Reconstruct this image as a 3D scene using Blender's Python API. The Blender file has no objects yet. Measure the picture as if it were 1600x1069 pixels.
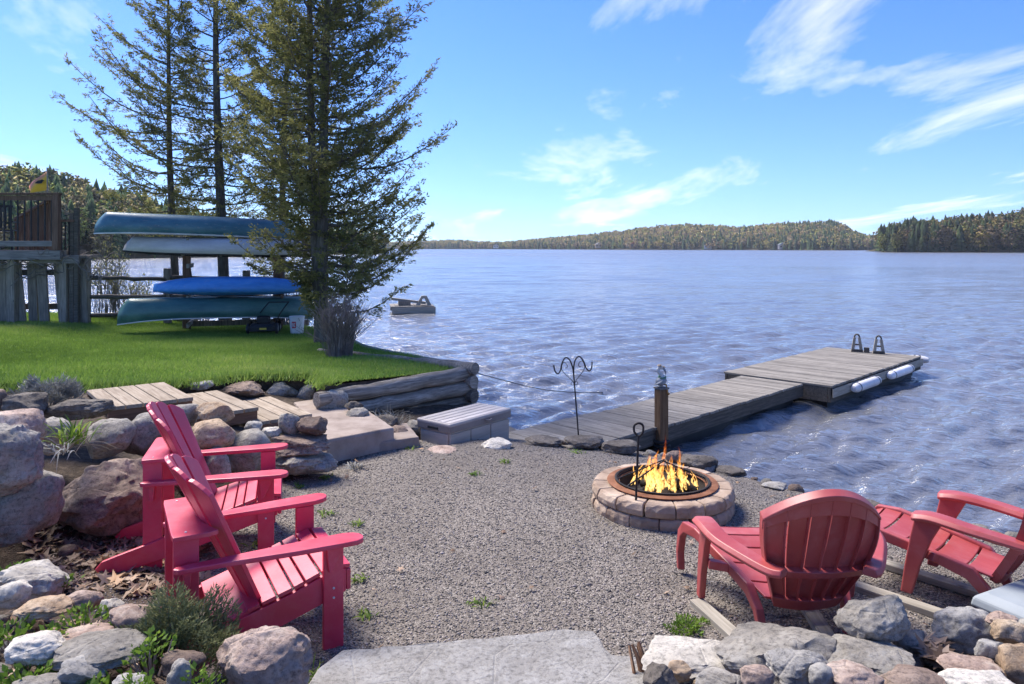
import bpy, bmesh, math, random
import numpy as np
from mathutils import Vector, Matrix, noise, Euler

S = bpy.context.scene
COL = S.collection
R = math.radians
V = Vector
rnd = random.Random(7)

# ------------------------------------------------------------------ camera
FPX, HY, CH = 1150.0, 387.0, 2.2          # focal length and horizon row in photo pixels, eye height
cam_d = bpy.data.cameras.new('camera')
cam = bpy.data.objects.new('camera', cam_d); COL.objects.link(cam)
cam.location = (0, 0, CH); cam.rotation_euler = (R(90), 0, 0)
cam_d.sensor_width = 36; cam_d.lens = FPX/1600*36
cam_d.shift_y = -(534.5-HY)/1600
cam_d.clip_start = .05; cam_d.clip_end = 12000
S.camera = cam

# ------------------------------------------------------------------ sky and sun
SUN_AZ, SUN_EL = R(-46), R(52)            # azimuth from +Y towards +X
W = bpy.data.worlds.new('World'); S.world = W; W.use_nodes = True
def build_world():
    nt = W.node_tree; N = nt.nodes; L = nt.links
    N.clear()
    out = N.new('ShaderNodeOutputWorld'); bg = N.new('ShaderNodeBackground')
    sky = N.new('ShaderNodeTexSky'); sky.sky_type = 'NISHITA'; sky.sun_disc = False
    sky.sun_elevation = SUN_EL; sky.sun_rotation = SUN_AZ
    sky.altitude = 300; sky.air_density = 1.0; sky.dust_density = 0.15; sky.ozone_density = 3.5
    hs = N.new('ShaderNodeHueSaturation'); hs.inputs['Saturation'].default_value = 1.28; hs.inputs['Hue'].default_value = .517; hs.inputs['Value'].default_value = .84
    L.new(sky.outputs[0], hs.inputs['Color'])
    # thin wispy clouds on a flat layer high above
    tc = N.new('ShaderNodeTexCoord'); sep = N.new('ShaderNodeSeparateXYZ'); L.new(tc.outputs['Generated'], sep.inputs[0])
    def math_(op, a, b=None, c=None):
        m = N.new('ShaderNodeMath'); m.operation = op
        for i, x in enumerate((a, b, c)):
            if x is None: continue
            if isinstance(x, (int, float)): m.inputs[i].default_value = x
            else: L.new(x, m.inputs[i])
        return m.outputs[0]
    up = N.new('ShaderNodeCombineXYZ'); L.new(sep.outputs[0], up.inputs[0]); L.new(sep.outputs[1], up.inputs[1])
    L.new(math_('ADD', math_('MULTIPLY', math_('MAXIMUM', sep.outputs[2], 0.0), .92), .09), up.inputs[2])      # clear air: little horizon glow
    nv = N.new('ShaderNodeVectorMath'); nv.operation = 'NORMALIZE'; L.new(up.outputs[0], nv.inputs[0]); L.new(nv.outputs[0], sky.inputs[0])
    zc = math_('ADD', math_('MAXIMUM', sep.outputs[2], 0.0), .06)
    px = math_('DIVIDE', sep.outputs[0], zc); py = math_('DIVIDE', sep.outputs[1], zc)
    cmb = N.new('ShaderNodeCombineXYZ'); L.new(px, cmb.inputs[0]); L.new(py, cmb.inputs[1])
    mp = N.new('ShaderNodeMapping'); mp.inputs['Rotation'].default_value = (0, 0, R(28)); mp.inputs['Scale'].default_value = (1.25, .42, 1)
    mp.inputs['Location'].default_value = (3.1, 1.7, 0)
    L.new(cmb.outputs[0], mp.inputs[0])
    n1 = N.new('ShaderNodeTexNoise'); n1.inputs['Scale'].default_value = .55; n1.inputs['Detail'].default_value = 9; n1.inputs['Roughness'].default_value = .62
    n1.inputs['Distortion'].default_value = .5
    L.new(mp.outputs[0], n1.inputs['Vector'])
    rp = N.new('ShaderNodeValToRGB'); rp.color_ramp.elements[0].position = .53; rp.color_ramp.elements[1].position = .76
    L.new(n1.outputs['Fac'], rp.inputs[0])
    fade = math_('MULTIPLY', rp.outputs[0], .68)
    mx = N.new('ShaderNodeMix'); mx.data_type = 'RGBA'; L.new(fade, mx.inputs[0]); L.new(hs.outputs[0], mx.inputs[6])
    mx.inputs[7].default_value = (7.6, 6.9, 7.5, 1)
    L.new(mx.outputs[2], bg.inputs[0]); bg.inputs[1].default_value = .13825
    L.new(bg.outputs[0], out.inputs[0])
build_world()
sun_d = bpy.data.lights.new('sun', 'SUN'); sun = bpy.data.objects.new('sun', sun_d); COL.objects.link(sun)
sun_d.energy = 3.7; sun_d.angle = R(24); sun_d.color = (1, .93, .84)
sv = V((math.sin(SUN_AZ)*math.cos(SUN_EL), math.cos(SUN_AZ)*math.cos(SUN_EL), math.sin(SUN_EL)))
sun.rotation_euler = sv.to_track_quat('Z', 'Y').to_euler(); sun.location = (0, 0, 30)
S.view_settings.view_transform = 'Standard'; S.view_settings.look = 'None'
S.view_settings.gamma = 1; S.view_settings.use_curve_mapping = False
S.view_settings.exposure = 1.12
S.render.resolution_x = 1024; S.render.resolution_y = 684

# ------------------------------------------------------------------ helpers
def gp(px, py, z=0.0):                    # photo pixel -> point on the horizontal plane at height z
    d = FPX*(CH-z)/(py-HY); return V(((px-800)/FPX*d, d, z))
def dp(px, py, d):                        # photo pixel -> point at distance d along the view axis
    return V(((px-800)/FPX*d, d, CH-(py-HY)/FPX*d))
def tag(o, label, cat, group=None):
    o['label'] = label; o['category'] = cat
    if group: o['group'] = group
    return o
def thing(name, label, cat, loc=(0,0,0), rz=0, group=None, rot=None):
    o = bpy.data.objects.new(name, None); COL.objects.link(o); o.empty_display_size = .1
    o.location = loc; o.rotation_euler = rot or (0, 0, rz)
    return tag(o, label, cat, group)
def link(name, me, mat=None, parent=None, loc=None, rot=None):
    o = bpy.data.objects.new(name, me); COL.objects.link(o)
    if mat and not me.materials: me.materials.append(mat)
    if parent: o.parent = parent
    if loc is not None: o.location = loc
    if rot is not None: o.rotation_euler = rot
    return o
def smooth_me(me, ang=40):
    me.polygons.foreach_set('use_smooth', [True]*len(me.polygons))
    if ang < 180: me.set_sharp_from_angle(angle=R(ang))
def bev(o, w, seg=2):
    m = o.modifiers.new('bevel', 'BEVEL'); m.width = w; m.segments = seg; m.limit_method = 'ANGLE'; m.angle_limit = R(35); return o
def np_mesh(name, verts, faces):          # fast mesh; faces (n,k) of one size k
    me = bpy.data.meshes.new(name); verts = np.asarray(verts, 'f4'); faces = np.asarray(faces, 'i4')
    n, k = faces.shape
    me.vertices.add(len(verts)); me.vertices.foreach_set('co', verts.ravel())
    me.loops.add(n*k); me.loops.foreach_set('vertex_index', faces.ravel())
    me.polygons.add(n); me.polygons.foreach_set('loop_start', np.arange(0, n*k, k, dtype='i4'))
    me.polygons.foreach_set('loop_total', np.full(n, k, 'i4'))
    me.update(calc_edges=True); return me
class MB:
    def __init__(s): s.v = []; s.f = []
    def add(s, vs, fs):
        o = len(s.v); s.v += [tuple(v) for v in vs]; s.f += [tuple(i+o for i in f) for f in fs]; return s
    def box(s, c, size, M=None):
        x, y, z = [a/2 for a in size]
        vs = [V((sx*x, sy*y, sz*z)) for sz in (-1,1) for sy in (-1,1) for sx in (-1,1)]
        if M is not None: vs = [M @ v for v in vs]
        c = V(c); vs = [v+c for v in vs]
        return s.add(vs, [(0,2,3,1),(4,5,7,6),(0,1,5,4),(2,6,7,3),(0,4,6,2),(1,3,7,5)])
    def beam(s, a, b, w, h, up=(0,0,1)):  # box from a to b, w across, h along up
        a = V(a); b = V(b); d = (b-a); l = d.length; d.normalize(); up = V(up)
        sd = d.cross(up).normalized(); u = sd.cross(d)
        return s.box((a+b)/2, (l, w, h), Matrix((d, sd, u)).transposed())
    def prism(s, poly, a, b, M=None):     # polygon in (x,z), extruded in y from a to b
        n = len(poly); vs = [V((p[0], a, p[1])) for p in poly]+[V((p[0], b, p[1])) for p in poly]
        if M is not None: vs = [M @ v for v in vs]
        fs = [tuple(range(n)), tuple(range(2*n-1, n-1, -1))]+[(i, i+n, (i+1) % n+n, (i+1) % n) for i in range(n)]
        return s.add(vs, fs)
    def slab(s, poly, z0, z1):            # polygon in (x,y), extruded in z
        n = len(poly); vs = [V((p[0], p[1], z0)) for p in poly]+[V((p[0], p[1], z1)) for p in poly]
        fs = [tuple(range(n-1, -1, -1)), tuple(range(n, 2*n))]+[(i, (i+1) % n, (i+1) % n+n, i+n) for i in range(n)]
        return s.add(vs, fs)
    def tube(s, path, r, n=8, cap=True, sq=1.0):
        path = [V(p) for p in path]; m = len(path)
        if not hasattr(r, '__len__'): r = [r]*m
        t0 = (path[1]-path[0]).normalized()
        ref = V((0,0,1)) if abs(t0.z) < .9 else V((1,0,0))
        u = t0.cross(ref).normalized(); vs = []
        for i, p in enumerate(path):
            t = (path[min(i+1, m-1)]-path[max(i-1, 0)]).normalized()
            u = (u-t*u.dot(t)).normalized(); w = t.cross(u)
            for k in range(n):
                a = 2*math.pi*k/n; vs.append(p+(u*math.cos(a)+w*math.sin(a)*sq)*r[i])
        fs = [(i*n+k, i*n+(k+1) % n, (i+1)*n+(k+1) % n, (i+1)*n+k) for i in range(m-1) for k in range(n)]
        if cap: fs += [tuple(range(n-1, -1, -1)), tuple(range((m-1)*n, m*n))]
        return s.add(vs, fs)
    def lathe(s, prof, n=24, c=(0,0,0)):  # prof list of (r,z)
        c = V(c); m = len(prof)
        vs = [c+V((r*math.cos(2*math.pi*k/n), r*math.sin(2*math.pi*k/n), z)) for r, z in prof for k in range(n)]
        fs = [(i*n+k, i*n+(k+1) % n, (i+1)*n+(k+1) % n, (i+1)*n+k) for i in range(m-1) for k in range(n)]
        return s.add(vs, fs)
    def loft(s, rings, closed=True, cap=True):
        n = len(rings[0]); vs = [p for r in rings for p in r]; m = len(rings)
        kk = n if closed else n-1
        fs = [(i*n+k, i*n+(k+1) % n, (i+1)*n+(k+1) % n, (i+1)*n+k) for i in range(m-1) for k in range(kk)]
        if cap and closed: fs += [tuple(range(n-1, -1, -1)), tuple(range((m-1)*n, m*n))]
        return s.add(vs, fs)
    def mesh(s, name, smooth=None):
        me = bpy.data.meshes.new(name); me.from_pydata(s.v, [], s.f); me.update()
        bm = bmesh.new(); bm.from_mesh(me); bmesh.ops.recalc_face_normals(bm, faces=bm.faces); bm.to_mesh(me); bm.free()
        if smooth: smooth_me(me, smooth)
        return me
    def build(s, name, mat, parent=None, loc=None, rot=None, smooth=None, bevel=0, seg=2):
        o = link(name, s.mesh(name, smooth), mat, parent, loc, rot)
        if bevel: bev(o, bevel, seg)
        return o
def copy_part(o, parent, loc=None, rot=None, scale=None):
    c = o.copy(); COL.objects.link(c); c.parent = parent
    if loc is not None: c.location = loc
    if rot is not None: c.rotation_euler = rot
    if scale is not None: c.scale = scale
    return c
def structure(o): o['kind'] = 'structure'; return o
def stuff(o): o['kind'] = 'stuff'; return o
def sm(t): t = max(0.0, min(1.0, t)); return t*t*(3-2*t)
def bez(p, n=16):                         # smooth curve through points (Catmull-Rom)
    p = [V(q) for q in p]; p = [p[0]*2-p[1]]+p+[p[-1]*2-p[-2]]; out = []
    for i in range(1, len(p)-2):
        for k in range(n):
            t = k/n; a, b, c, d = p[i-1], p[i], p[i+1], p[i+2]
            out.append(.5*((2*b)+(c-a)*t+(2*a-5*b+4*c-d)*t*t+(3*b-a-3*c+d)*t**3))
    out.append(p[-2]); return out

# ------------------------------------------------------------------ materials
class NT:
    def __init__(s, name):
        s.m = bpy.data.materials.new(name); s.m.use_nodes = True
        s.t = s.m.node_tree; s.b = s.t.nodes['Principled BSDF']; s.out = s.t.nodes['Material Output']
    def n(s, typ, **kw):
        nd = s.t.nodes.new(typ)
        for k, v in kw.items():
            if k.startswith('_'): setattr(nd, k[1:], v)
            else: s.set(nd.inputs[k.replace('__', ' ')], v)
        return nd
    def set(s, sock, v):
        if isinstance(v, bpy.types.NodeSocket): s.t.links.new(v, sock)
        elif isinstance(v, tuple) and len(v) == 3 and sock.type == 'RGBA': sock.default_value = (*v, 1)
        else: sock.default_value = v
    def ramp(s, fac, stops, interp='LINEAR'):
        r = s.n('ShaderNodeValToRGB'); e = r.color_ramp.elements; r.color_ramp.interpolation = interp
        while len(e) < len(stops): e.new(.5)
        for el, (p, c) in zip(e, stops):
            el.position = p; el.color = (*c, 1) if len(c) == 3 else c
        s.set(r.inputs[0], fac); return r.outputs[0]
    def mix(s, fac, a, b, mode='MIX'):
        m = s.n('ShaderNodeMix', _data_type='RGBA', _blend_type=mode)
        s.set(m.inputs[0], fac); s.set(m.inputs[6], a); s.set(m.inputs[7], b); return m.outputs[2]
    def math(s, op, a, b=0.0, c=0.0, clamp=False):
        m = s.n('ShaderNodeMath', _operation=op, _use_clamp=clamp)
        for i, x in enumerate((a, b, c)): s.set(m.inputs[i], x)
        return m.outputs[0]
    def coord(s, stretch=(1,1,1), random_=True, kind='Object', rot=(0,0,0)):
        tc = s.n('ShaderNodeTexCoord'); v = tc.outputs[kind]
        if random_:
            oi = s.n('ShaderNodeObjectInfo')
            k = s.math('MULTIPLY', oi.outputs['Random'], 37.0)
            cx = s.n('ShaderNodeCombineXYZ', X=k, Y=s.math('MULTIPLY', k, 1.7), Z=k)
            ad = s.n('ShaderNodeVectorMath', _operation='ADD'); s.set(ad.inputs[0], v); s.set(ad.inputs[1], cx.outputs[0]); v = ad.outputs[0]
        mp = s.n('ShaderNodeMapping', Vector=v, Scale=stretch, Rotation=rot); return mp.outputs[0]
    def noise(s, v, scale, detail=6, rough=.6, dist=0.0, out='Fac'):
        return s.n('ShaderNodeTexNoise', Vector=v, Scale=scale, Detail=detail, Roughness=rough, Distortion=dist).outputs[out]
    def vor(s, v, scale, feature='F1', out='Distance', rnd_=1.0):
        return s.n('ShaderNodeTexVoronoi', _feature=feature, Vector=v, Scale=scale, Randomness=rnd_).outputs[out]
    def bump(s, h, strength=.4, dist=.01, normal=None):
        b = s.n('ShaderNodeBump', Height=h, Strength=strength, Distance=dist)
        if normal is not None: s.set(b.inputs['Normal'], normal)
        return b.outputs[0]
    def jitter(s, col, amt=.25):          # value change from object to object
        oi = s.n('ShaderNodeObjectInfo')
        f = s.math('ADD', s.math('MULTIPLY', oi.outputs['Random'], 2*amt), 1-amt)
        return s.n('ShaderNodeHueSaturation', Color=col, Value=f).outputs[0]
    def fin(s, col=None, rough=None, normal=None, spec=None, metal=None):
        if col is not None: s.set(s.b.inputs['Base Color'], col)
        if rough is not None: s.set(s.b.inputs['Roughness'], rough)
        if normal is not None: s.set(s.b.inputs['Normal'], normal)
        if spec is not None: s.b.inputs['Specular IOR Level'].default_value = spec
        if metal is not None: s.b.inputs['Metallic'].default_value = metal
        return s.m
MAT = {}
def mottle(name, stops, scale=4, detail=8, rough=.8, bump=.3, bscale=30, bdist=.01, stretch=(1,1,1), jit=.15, random_=True, spec=.3, dist=0.0, kind='Object'):
    t = NT(name); v = t.coord(stretch, random_, kind)
    c = t.ramp(t.noise(v, scale, detail, .62, dist), stops)
    if jit and random_: c = t.jitter(c, jit)
    nb = t.noise(v, bscale, 6, .65)
    MAT[name] = t.fin(c, rough, t.bump(nb, bump, bdist), spec); return MAT[name]
def wood(name, dark, mid, light, rough=.85, jit=.22, axis=0, sc=1.0, knots=True, bump=.35, spec=.25):
    t = NT(name); st = [9, 9, 9]; st[axis] = .55; v = t.coord(tuple(a*sc for a in st))
    g = t.noise(v, 4.2, 8, .68, .6); c = t.ramp(g, [(.3, dark), (.5, mid), (.72, light)])
    v2 = t.coord((1.3, 1.3, 1.3)); blot = t.noise(v2, 2.2, 5, .6)
    c = t.mix(t.math('MULTIPLY', t.ramp(blot, [(.45, (0,0,0)), (.75, (1,1,1))]), .45), c, dark)
    if knots:
        kv = t.coord(tuple(3.2 if a != axis else 1.6 for a in range(3)))
        kd = t.ramp(t.vor(kv, 1.6), [(.03, (1,1,1)), (.1, (0,0,0))])
        c = t.mix(t.math('MULTIPLY', kd, .7), c, tuple(a*.5 for a in dark))
    c = t.jitter(c, jit)
    MAT[name] = t.fin(c, rough, t.bump(g, bump, .006), spec); return MAT[name]

mottle('soil', [(.3, (.03,.022,.016)), (.55, (.075,.055,.04)), (.75, (.15,.115,.085))], 9, 10, .95, .9, 45, .02, random_=False)
wood('dock_wood', (.12,.105,.088), (.24,.217,.184), (.36,.33,.285), axis=1, jit=.2)
wood('dock_wood_dark', (.05,.042,.034), (.1,.086,.07), (.17,.15,.124), axis=0, jit=.15)
wood('step_wood', (.2,.15,.105), (.36,.29,.215), (.5,.42,.325), axis=1, jit=.12)
wood('step_side', (.13,.065,.038), (.24,.125,.075), (.33,.19,.12), axis=0, jit=.1)
wood('log_wood', (.08,.066,.052), (.23,.2,.162), (.45,.4,.335), axis=0, jit=.45, bump=.9)
wood('fence_wood', (.12,.096,.074), (.26,.22,.175), (.4,.345,.285), axis=2, jit=.25, bump=.6)
wood('rail_wood', (.04,.036,.032), (.09,.082,.073), (.16,.148,.134), axis=0, jit=.25, bump=.6)
wood('deck_brown', (.08,.045,.03), (.16,.095,.064), (.24,.15,.105), axis=2, jit=.2)
wood('deck_grey', (.1,.09,.082), (.2,.18,.165), (.29,.27,.25), axis=0, jit=.2)
wood('post_brown', (.075,.04,.02), (.17,.098,.05), (.27,.17,.095), axis=2, jit=.1, knots=False)
wood('lumber', (.2,.18,.145), (.32,.29,.24), (.42,.39,.33), axis=0, jit=.15)
mottle('bark', [(.3, (.05,.044,.036)), (.55, (.13,.115,.095)), (.75, (.23,.21,.18))], 7, 8, .95, 1.0, 9, .03, (3,3,.5), 0, False)
mottle('twig', [(.3, (.16,.12,.1)), (.6, (.3,.235,.2)), (.8, (.42,.35,.3))], 6, 4, .9, .2, 20, .005, jit=.2)
mottle('vine', [(.3, (.09,.08,.07)), (.7, (.24,.215,.185))], 6, 4, .9, .2, 20, .005, jit=.2)
mottle('iron', [(.35, (.012,.011,.011)), (.7, (.035,.03,.028))], 12, 6, .6, .3, 60, .003)
mottle('rust', [(.3, (.12,.045,.02)), (.55, (.23,.095,.045)), (.8, (.33,.17,.1))], 9, 8, .85, .5, 60, .004)
mottle('soot', [(.3, (.012,.01,.009)), (.6, (.03,.023,.019)), (.85, (.07,.035,.02))], 7, 8, .75, .4, 40, .004)
mottle('char', [(.3, (.01,.009,.008)), (.6, (.03,.027,.025)), (.8, (.16,.15,.145))], 8, 8, .95, .8, 30, .01)
mottle('black_plastic', [(.3, (.012,.012,.013)), (.7, (.03,.03,.032))], 5, 4, .5, .1, 30, .003)
mottle('white_plastic', [(.3, (.58,.57,.55)), (.7, (.75,.74,.72))], 5, 4, .45, .1, 30, .003)
mottle('concrete', [(.28, (.2,.155,.125)), (.5, (.33,.265,.22)), (.75, (.43,.36,.305))], 3.2, 10, .92, .45, 60, .006)
mottle('fire_brick', [(.3, (.24,.165,.115)), (.5, (.39,.285,.205)), (.72, (.52,.415,.315))], 5, 9, .92, .6, 45, .008, jit=.16)
mottle('fender_white', [(.3, (.55,.54,.55)), (.7, (.74,.73,.73))], 4, 5, .5, .1, 30, .002)
mottle('grey_lid', [(.3, (.22,.25,.265)), (.7, (.3,.33,.34))], 3, 6, .6, .15, 60, .002)
mottle('box_panel', [(.35, (.38,.325,.275)), (.65, (.48,.42,.36))], 3, 7, .6, .25, 14, .004, (.5,1,9))
mottle('box_lid', [(.35, (.23,.195,.175)), (.65, (.3,.26,.235))], 3, 6, .6, .1, 40, .002)
mottle('box_top', [(.35, (.4,.36,.33)), (.65, (.5,.455,.42))], 3, 6, .65, .15, 40, .002)
mottle('dry_leaf', [(.25, (.13,.075,.045)), (.5, (.3,.2,.14)), (.75, (.47,.36,.28))], 9, 3, .8, .3, 30, .004, random_=False)
mottle('rope', [(.4, (.02,.02,.02)), (.7, (.06,.055,.05))], 9, 3, .8)
mottle('tan_grass', [(.3, (.25,.19,.11)), (.7, (.5,.41,.27))], 9, 3, .8, .1, random_=False)
def paint(name, c, c2, rough=.42, jit=.1, bscale=5, spec=.5):
    t = NT(name); v = t.coord((1,1,1)); n = t.noise(v, bscale, 7, .6)
    col = t.ramp(n, [(.35, c), (.7, c2)]); gr = t.noise(t.coord((6,6,6)), 20, 5, .6)
    col = t.mix(t.math('MULTIPLY', t.ramp(gr, [(.6, (0,0,0)), (.75, (1,1,1))]), .25), col, tuple(x*.6 for x in c))
    fd = t.noise(t.coord((2.5,2.5,2.5)), 2.2, 8, .72, .5); col = t.mix(t.math('MULTIPLY', t.ramp(fd, [(.48, (0,0,0)), (.72, (1,1,1))]), .17), col, tuple(.3+.62*x for x in c2))
    ds = t.noise(t.coord((3,3,1.2)), 7, 9, .78); col = t.mix(t.math('MULTIPLY', t.ramp(ds, [(.6, (0,0,0)), (.7, (1,1,1))]), .35), col, (.16,.1,.085))
    MAT[name] = t.fin(t.jitter(col, jit), t.math('ADD', t.math('MULTIPLY', n, .25), rough-.1), t.bump(gr, .12, .002), spec); return MAT[name]
paint('red_paint', (.56,.016,.06), (.66,.034,.095), .42, spec=.8)
paint('red_plastic', (.34,.045,.042), (.43,.085,.08), .46, .04, 3, spec=.6)
def leafmat(name, stops, trans=.25, rough=.6, scale=3.0):
    t = NT(name); a = t.n('ShaderNodeAttribute', _attribute_name='tint')
    v = t.coord((1,1,1), False); n = t.noise(v, scale, 3, .6)
    c = t.ramp(t.math('ADD', t.math('MULTIPLY', a.outputs['Fac'], .75), t.math('MULTIPLY', n, .25)), stops)
    t.fin(c, rough, spec=.25)
    tr = t.n('ShaderNodeBsdfTranslucent', Color=c); mx = t.n('ShaderNodeMixShader'); mx.inputs[0].default_value = trans
    t.t.links.new(t.b.outputs[0], mx.inputs[1]); t.t.links.new(tr.outputs[0], mx.inputs[2]); t.t.links.new(mx.outputs[0], t.out.inputs[0])
    MAT[name] = t.m; return t.m
leafmat('cedar_leaf', [(.1, (.07,.084,.03)), (.4, (.18,.19,.062)), (.7, (.28,.27,.09)), (.95, (.38,.33,.13))], .52)
leafmat('grass_leaf', [(.1, (.13,.215,.035)), (.5, (.23,.35,.06)), (.8, (.34,.43,.1)), (.97, (.46,.42,.2))], .38)
leafmat('green_leaf', [(.1, (.07,.13,.02)), (.5, (.16,.27,.035)), (.9, (.33,.42,.07))], .35)
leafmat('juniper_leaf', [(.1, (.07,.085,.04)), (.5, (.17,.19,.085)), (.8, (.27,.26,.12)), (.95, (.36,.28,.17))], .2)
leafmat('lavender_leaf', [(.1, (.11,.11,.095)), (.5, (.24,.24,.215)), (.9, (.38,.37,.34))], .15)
leafmat('bud_leaf', [(.1, (.14,.15,.05)), (.5, (.25,.26,.09)), (.9, (.4,.38,.16))], .3)
leafmat('litter_leaf', [(.1, (.1,.06,.036)), (.45, (.25,.165,.11)), (.75, (.42,.31,.23)), (.95, (.55,.3,.12))], .15)
leafmat('pebble', [(.05, (.045,.042,.04)), (.35, (.15,.14,.13)), (.6, (.27,.245,.225)), (.8, (.36,.3,.265)), (.97, (.58,.56,.53))], 0.0, .85)
def forestmat():
    t = NT('forest'); a = t.n('ShaderNodeAttribute', _attribute_name='col'); v = t.coord((1,1,1), False)
    n = t.noise(v, .9, 5, .7); f = t.math('ADD', t.math('MULTIPLY', n, 1.3), .35)
    c = t.mix(1.0, a.outputs['Color'], t.n('ShaderNodeCombineColor', Red=f, Green=f, Blue=f).outputs[0], 'MULTIPLY')
    MAT['forest'] = t.fin(c, .9, spec=.1)
forestmat()
def rockmat(name, c1, c2, c3, lich=(.5,.49,.46), band=.35, lamt=.45):
    t = NT(name); v = t.coord((1,1,1)); n = t.noise(v, 3.2, 12, .68, .4); f = t.noise(v, 38, 8, .8)
    bv = t.coord((1.2,1.2,6), True, 'Object', (R(24), R(14), 0)); b = t.noise(bv, 2.2, 6, .6, .9)
    c = t.ramp(n, [(.3, c1), (.5, c2), (.7, c3)])
    c = t.mix(t.math('MULTIPLY', t.ramp(b, [(.47, (0,0,0)), (.6, (1,1,1))]), band), c, c1)
    c = t.mix(t.math('MULTIPLY', t.ramp(f, [(.36, (1,1,1)), (.52, (0,0,0))]), .75), c, tuple(x*.4 for x in c1))
    l = t.noise(v, 5.5, 9, .75); c = t.mix(t.math('MULTIPLY', t.ramp(l, [(.53, (0,0,0)), (.66, (1,1,1))]), lamt), c, lich)
    c = t.jitter(c, .12)
    cr = t.vor(t.coord((1.3,1.3,2)), 2.3, 'DISTANCE_TO_EDGE'); crk = t.ramp(cr, [(0, (0,0,0)), (.022, (1,1,1))])
    h = t.math('ADD', t.math('ADD', t.math('MULTIPLY', n, .7), t.math('MULTIPLY', f, .3)), t.math('MULTIPLY', crk, .08))
    MAT[name] = t.fin(c, .88, t.bump(h, .95, .045), .25)
rockmat('rock_grey', (0.198,0.175,0.146), (0.354,0.323,0.272), (0.523,0.477,0.406))
rockmat('rock_dark', (0.085,0.071,0.058), (0.169,0.146,0.121), (0.297,0.255,0.212), (0.452,0.417,0.351), lamt=.35)
rockmat('rock_pink', (0.283,0.195,0.151), (0.481,0.356,0.285), (0.651,0.518,0.423), (0.735,0.659,0.544))
rockmat('rock_tan', (0.269,0.175,0.103), (0.467,0.336,0.217), (0.623,0.497,0.351), (0.651,0.592,0.484))
rockmat('rock_pale', (0.425,0.383,0.320), (0.623,0.572,0.484), (0.792,0.727,0.616), (0.934,0.873,0.750), .3)
rockmat('rock_brown', (0.142,0.097,0.073), (0.269,0.195,0.151), (0.425,0.323,0.254), (0.467,0.417,0.351), lamt=.3)
rockmat('rock_blue', (0.226,0.212,0.192), (0.397,0.373,0.333), (0.566,0.538,0.477), (0.708,0.672,0.593))
rockmat('stone_slab', (.27,.25,.22), (.37,.35,.315), (.47,.45,.415), (.58,.565,.53), .25, .5)
# ------------------------------------------------------------------ ground
WATER_Z = -.6
LAND = np.array([(14,1.5),(9,3.2),(7,4.1),(5.5,4.9),(4.2,5.8),(3.72,6.28),(3.3,6.62),(2.97,6.97),(2.5,7.45),(2.15,8.0),(1.88,8.32),(1.2,8.75),
    (.5,9.0),(.12,9.35),(-.15,9.95),(-.55,10.75),(-2.6,13.6),(-3.5,16),(-5,18.2),(-20,20.5),(-40,22),(-40,-6),(14,-6)], float)
WALL = np.array([(-3.75,4.3),(-3.35,5.2),(-2.95,6.05),(-2.55,6.65),(-2.05,7.15),(-1.75,7.6),(-1.3,8.2),(-1.0,8.9),(-.62,10.7)], float)
LAWN = np.array([(-.68,10.62),(-2.28,8.98),(-2.6,9.8),(-3.5,9.7),(-4.05,9.0),(-5.0,8.6),(-7,8.45),(-16,8.2),(-16,19.6),(-5.1,18.0),(-3.65,15.9),(-2.75,13.5)], float)
def inside(P, poly):
    x, y = P[:, 0], P[:, 1]; r = np.zeros(len(P), bool); n = len(poly)
    for i in range(n):
        x1, y1 = poly[i]; x2, y2 = poly[(i+1) % n]
        c = ((y1 > y) != (y2 > y)) & (x < (x2-x1)*(y-y1)/((y2-y1) if y2 != y1 else 1e-9)+x1); r ^= c
    return r
def segdist(P, poly, closed=True):
    d = np.full(len(P), 1e9); n = len(poly)
    for i in range(n if closed else n-1):
        a = poly[i]; b = poly[(i+1) % n]; ab = b-a
        t = np.clip(((P-a) @ ab)/(ab @ ab), 0, 1); q = a+t[:, None]*ab
        d = np.minimum(d, np.hypot(*(P-q).T))
    return d
def nsm(t): t = np.clip(t, 0, 1); return t*t*(3-2*t)
def vnoise(x, y, seed=0, oct_=4, f=1.0):  # cheap sum-of-sines noise
    r = np.random.RandomState(seed); o = np.zeros_like(x); a = 1.0
    for k in range(oct_):
        for j in range(4):
            th = r.rand()*6.283; ph = r.rand()*6.283
            o += a*np.sin((x*np.cos(th)+y*np.sin(th))*f*(.7+.6*r.rand())+ph)*.5
        a *= .5; f *= 2.1
    return o
BOX_O = np.array([-.70, 8.28]); BOX_U = np.array([.63, .777]); BOX_W = np.array([-.777, .63])   # front-left corner of the storage box, its front edge, its depth
def wall_side(P):                         # distance behind the boulder wall, positive uphill
    d = segdist(P, WALL, False)
    poly = np.vstack([WALL, [(-.62, 30), (-60, 30), (-60, 4.3)]])
    return np.where(inside(P, poly), d, -d)
def left_bank(P): return (P[:, 0]+1.0)*-.565+(P[:, 1]-3.45)*-.825
def right_bank(P): return np.where(P[:, 0] > .45, 3.98+.06*(P[:, 0]-.6)-P[:, 1], -1)*nsm((P[:, 0]-.45)/.5)
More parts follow.
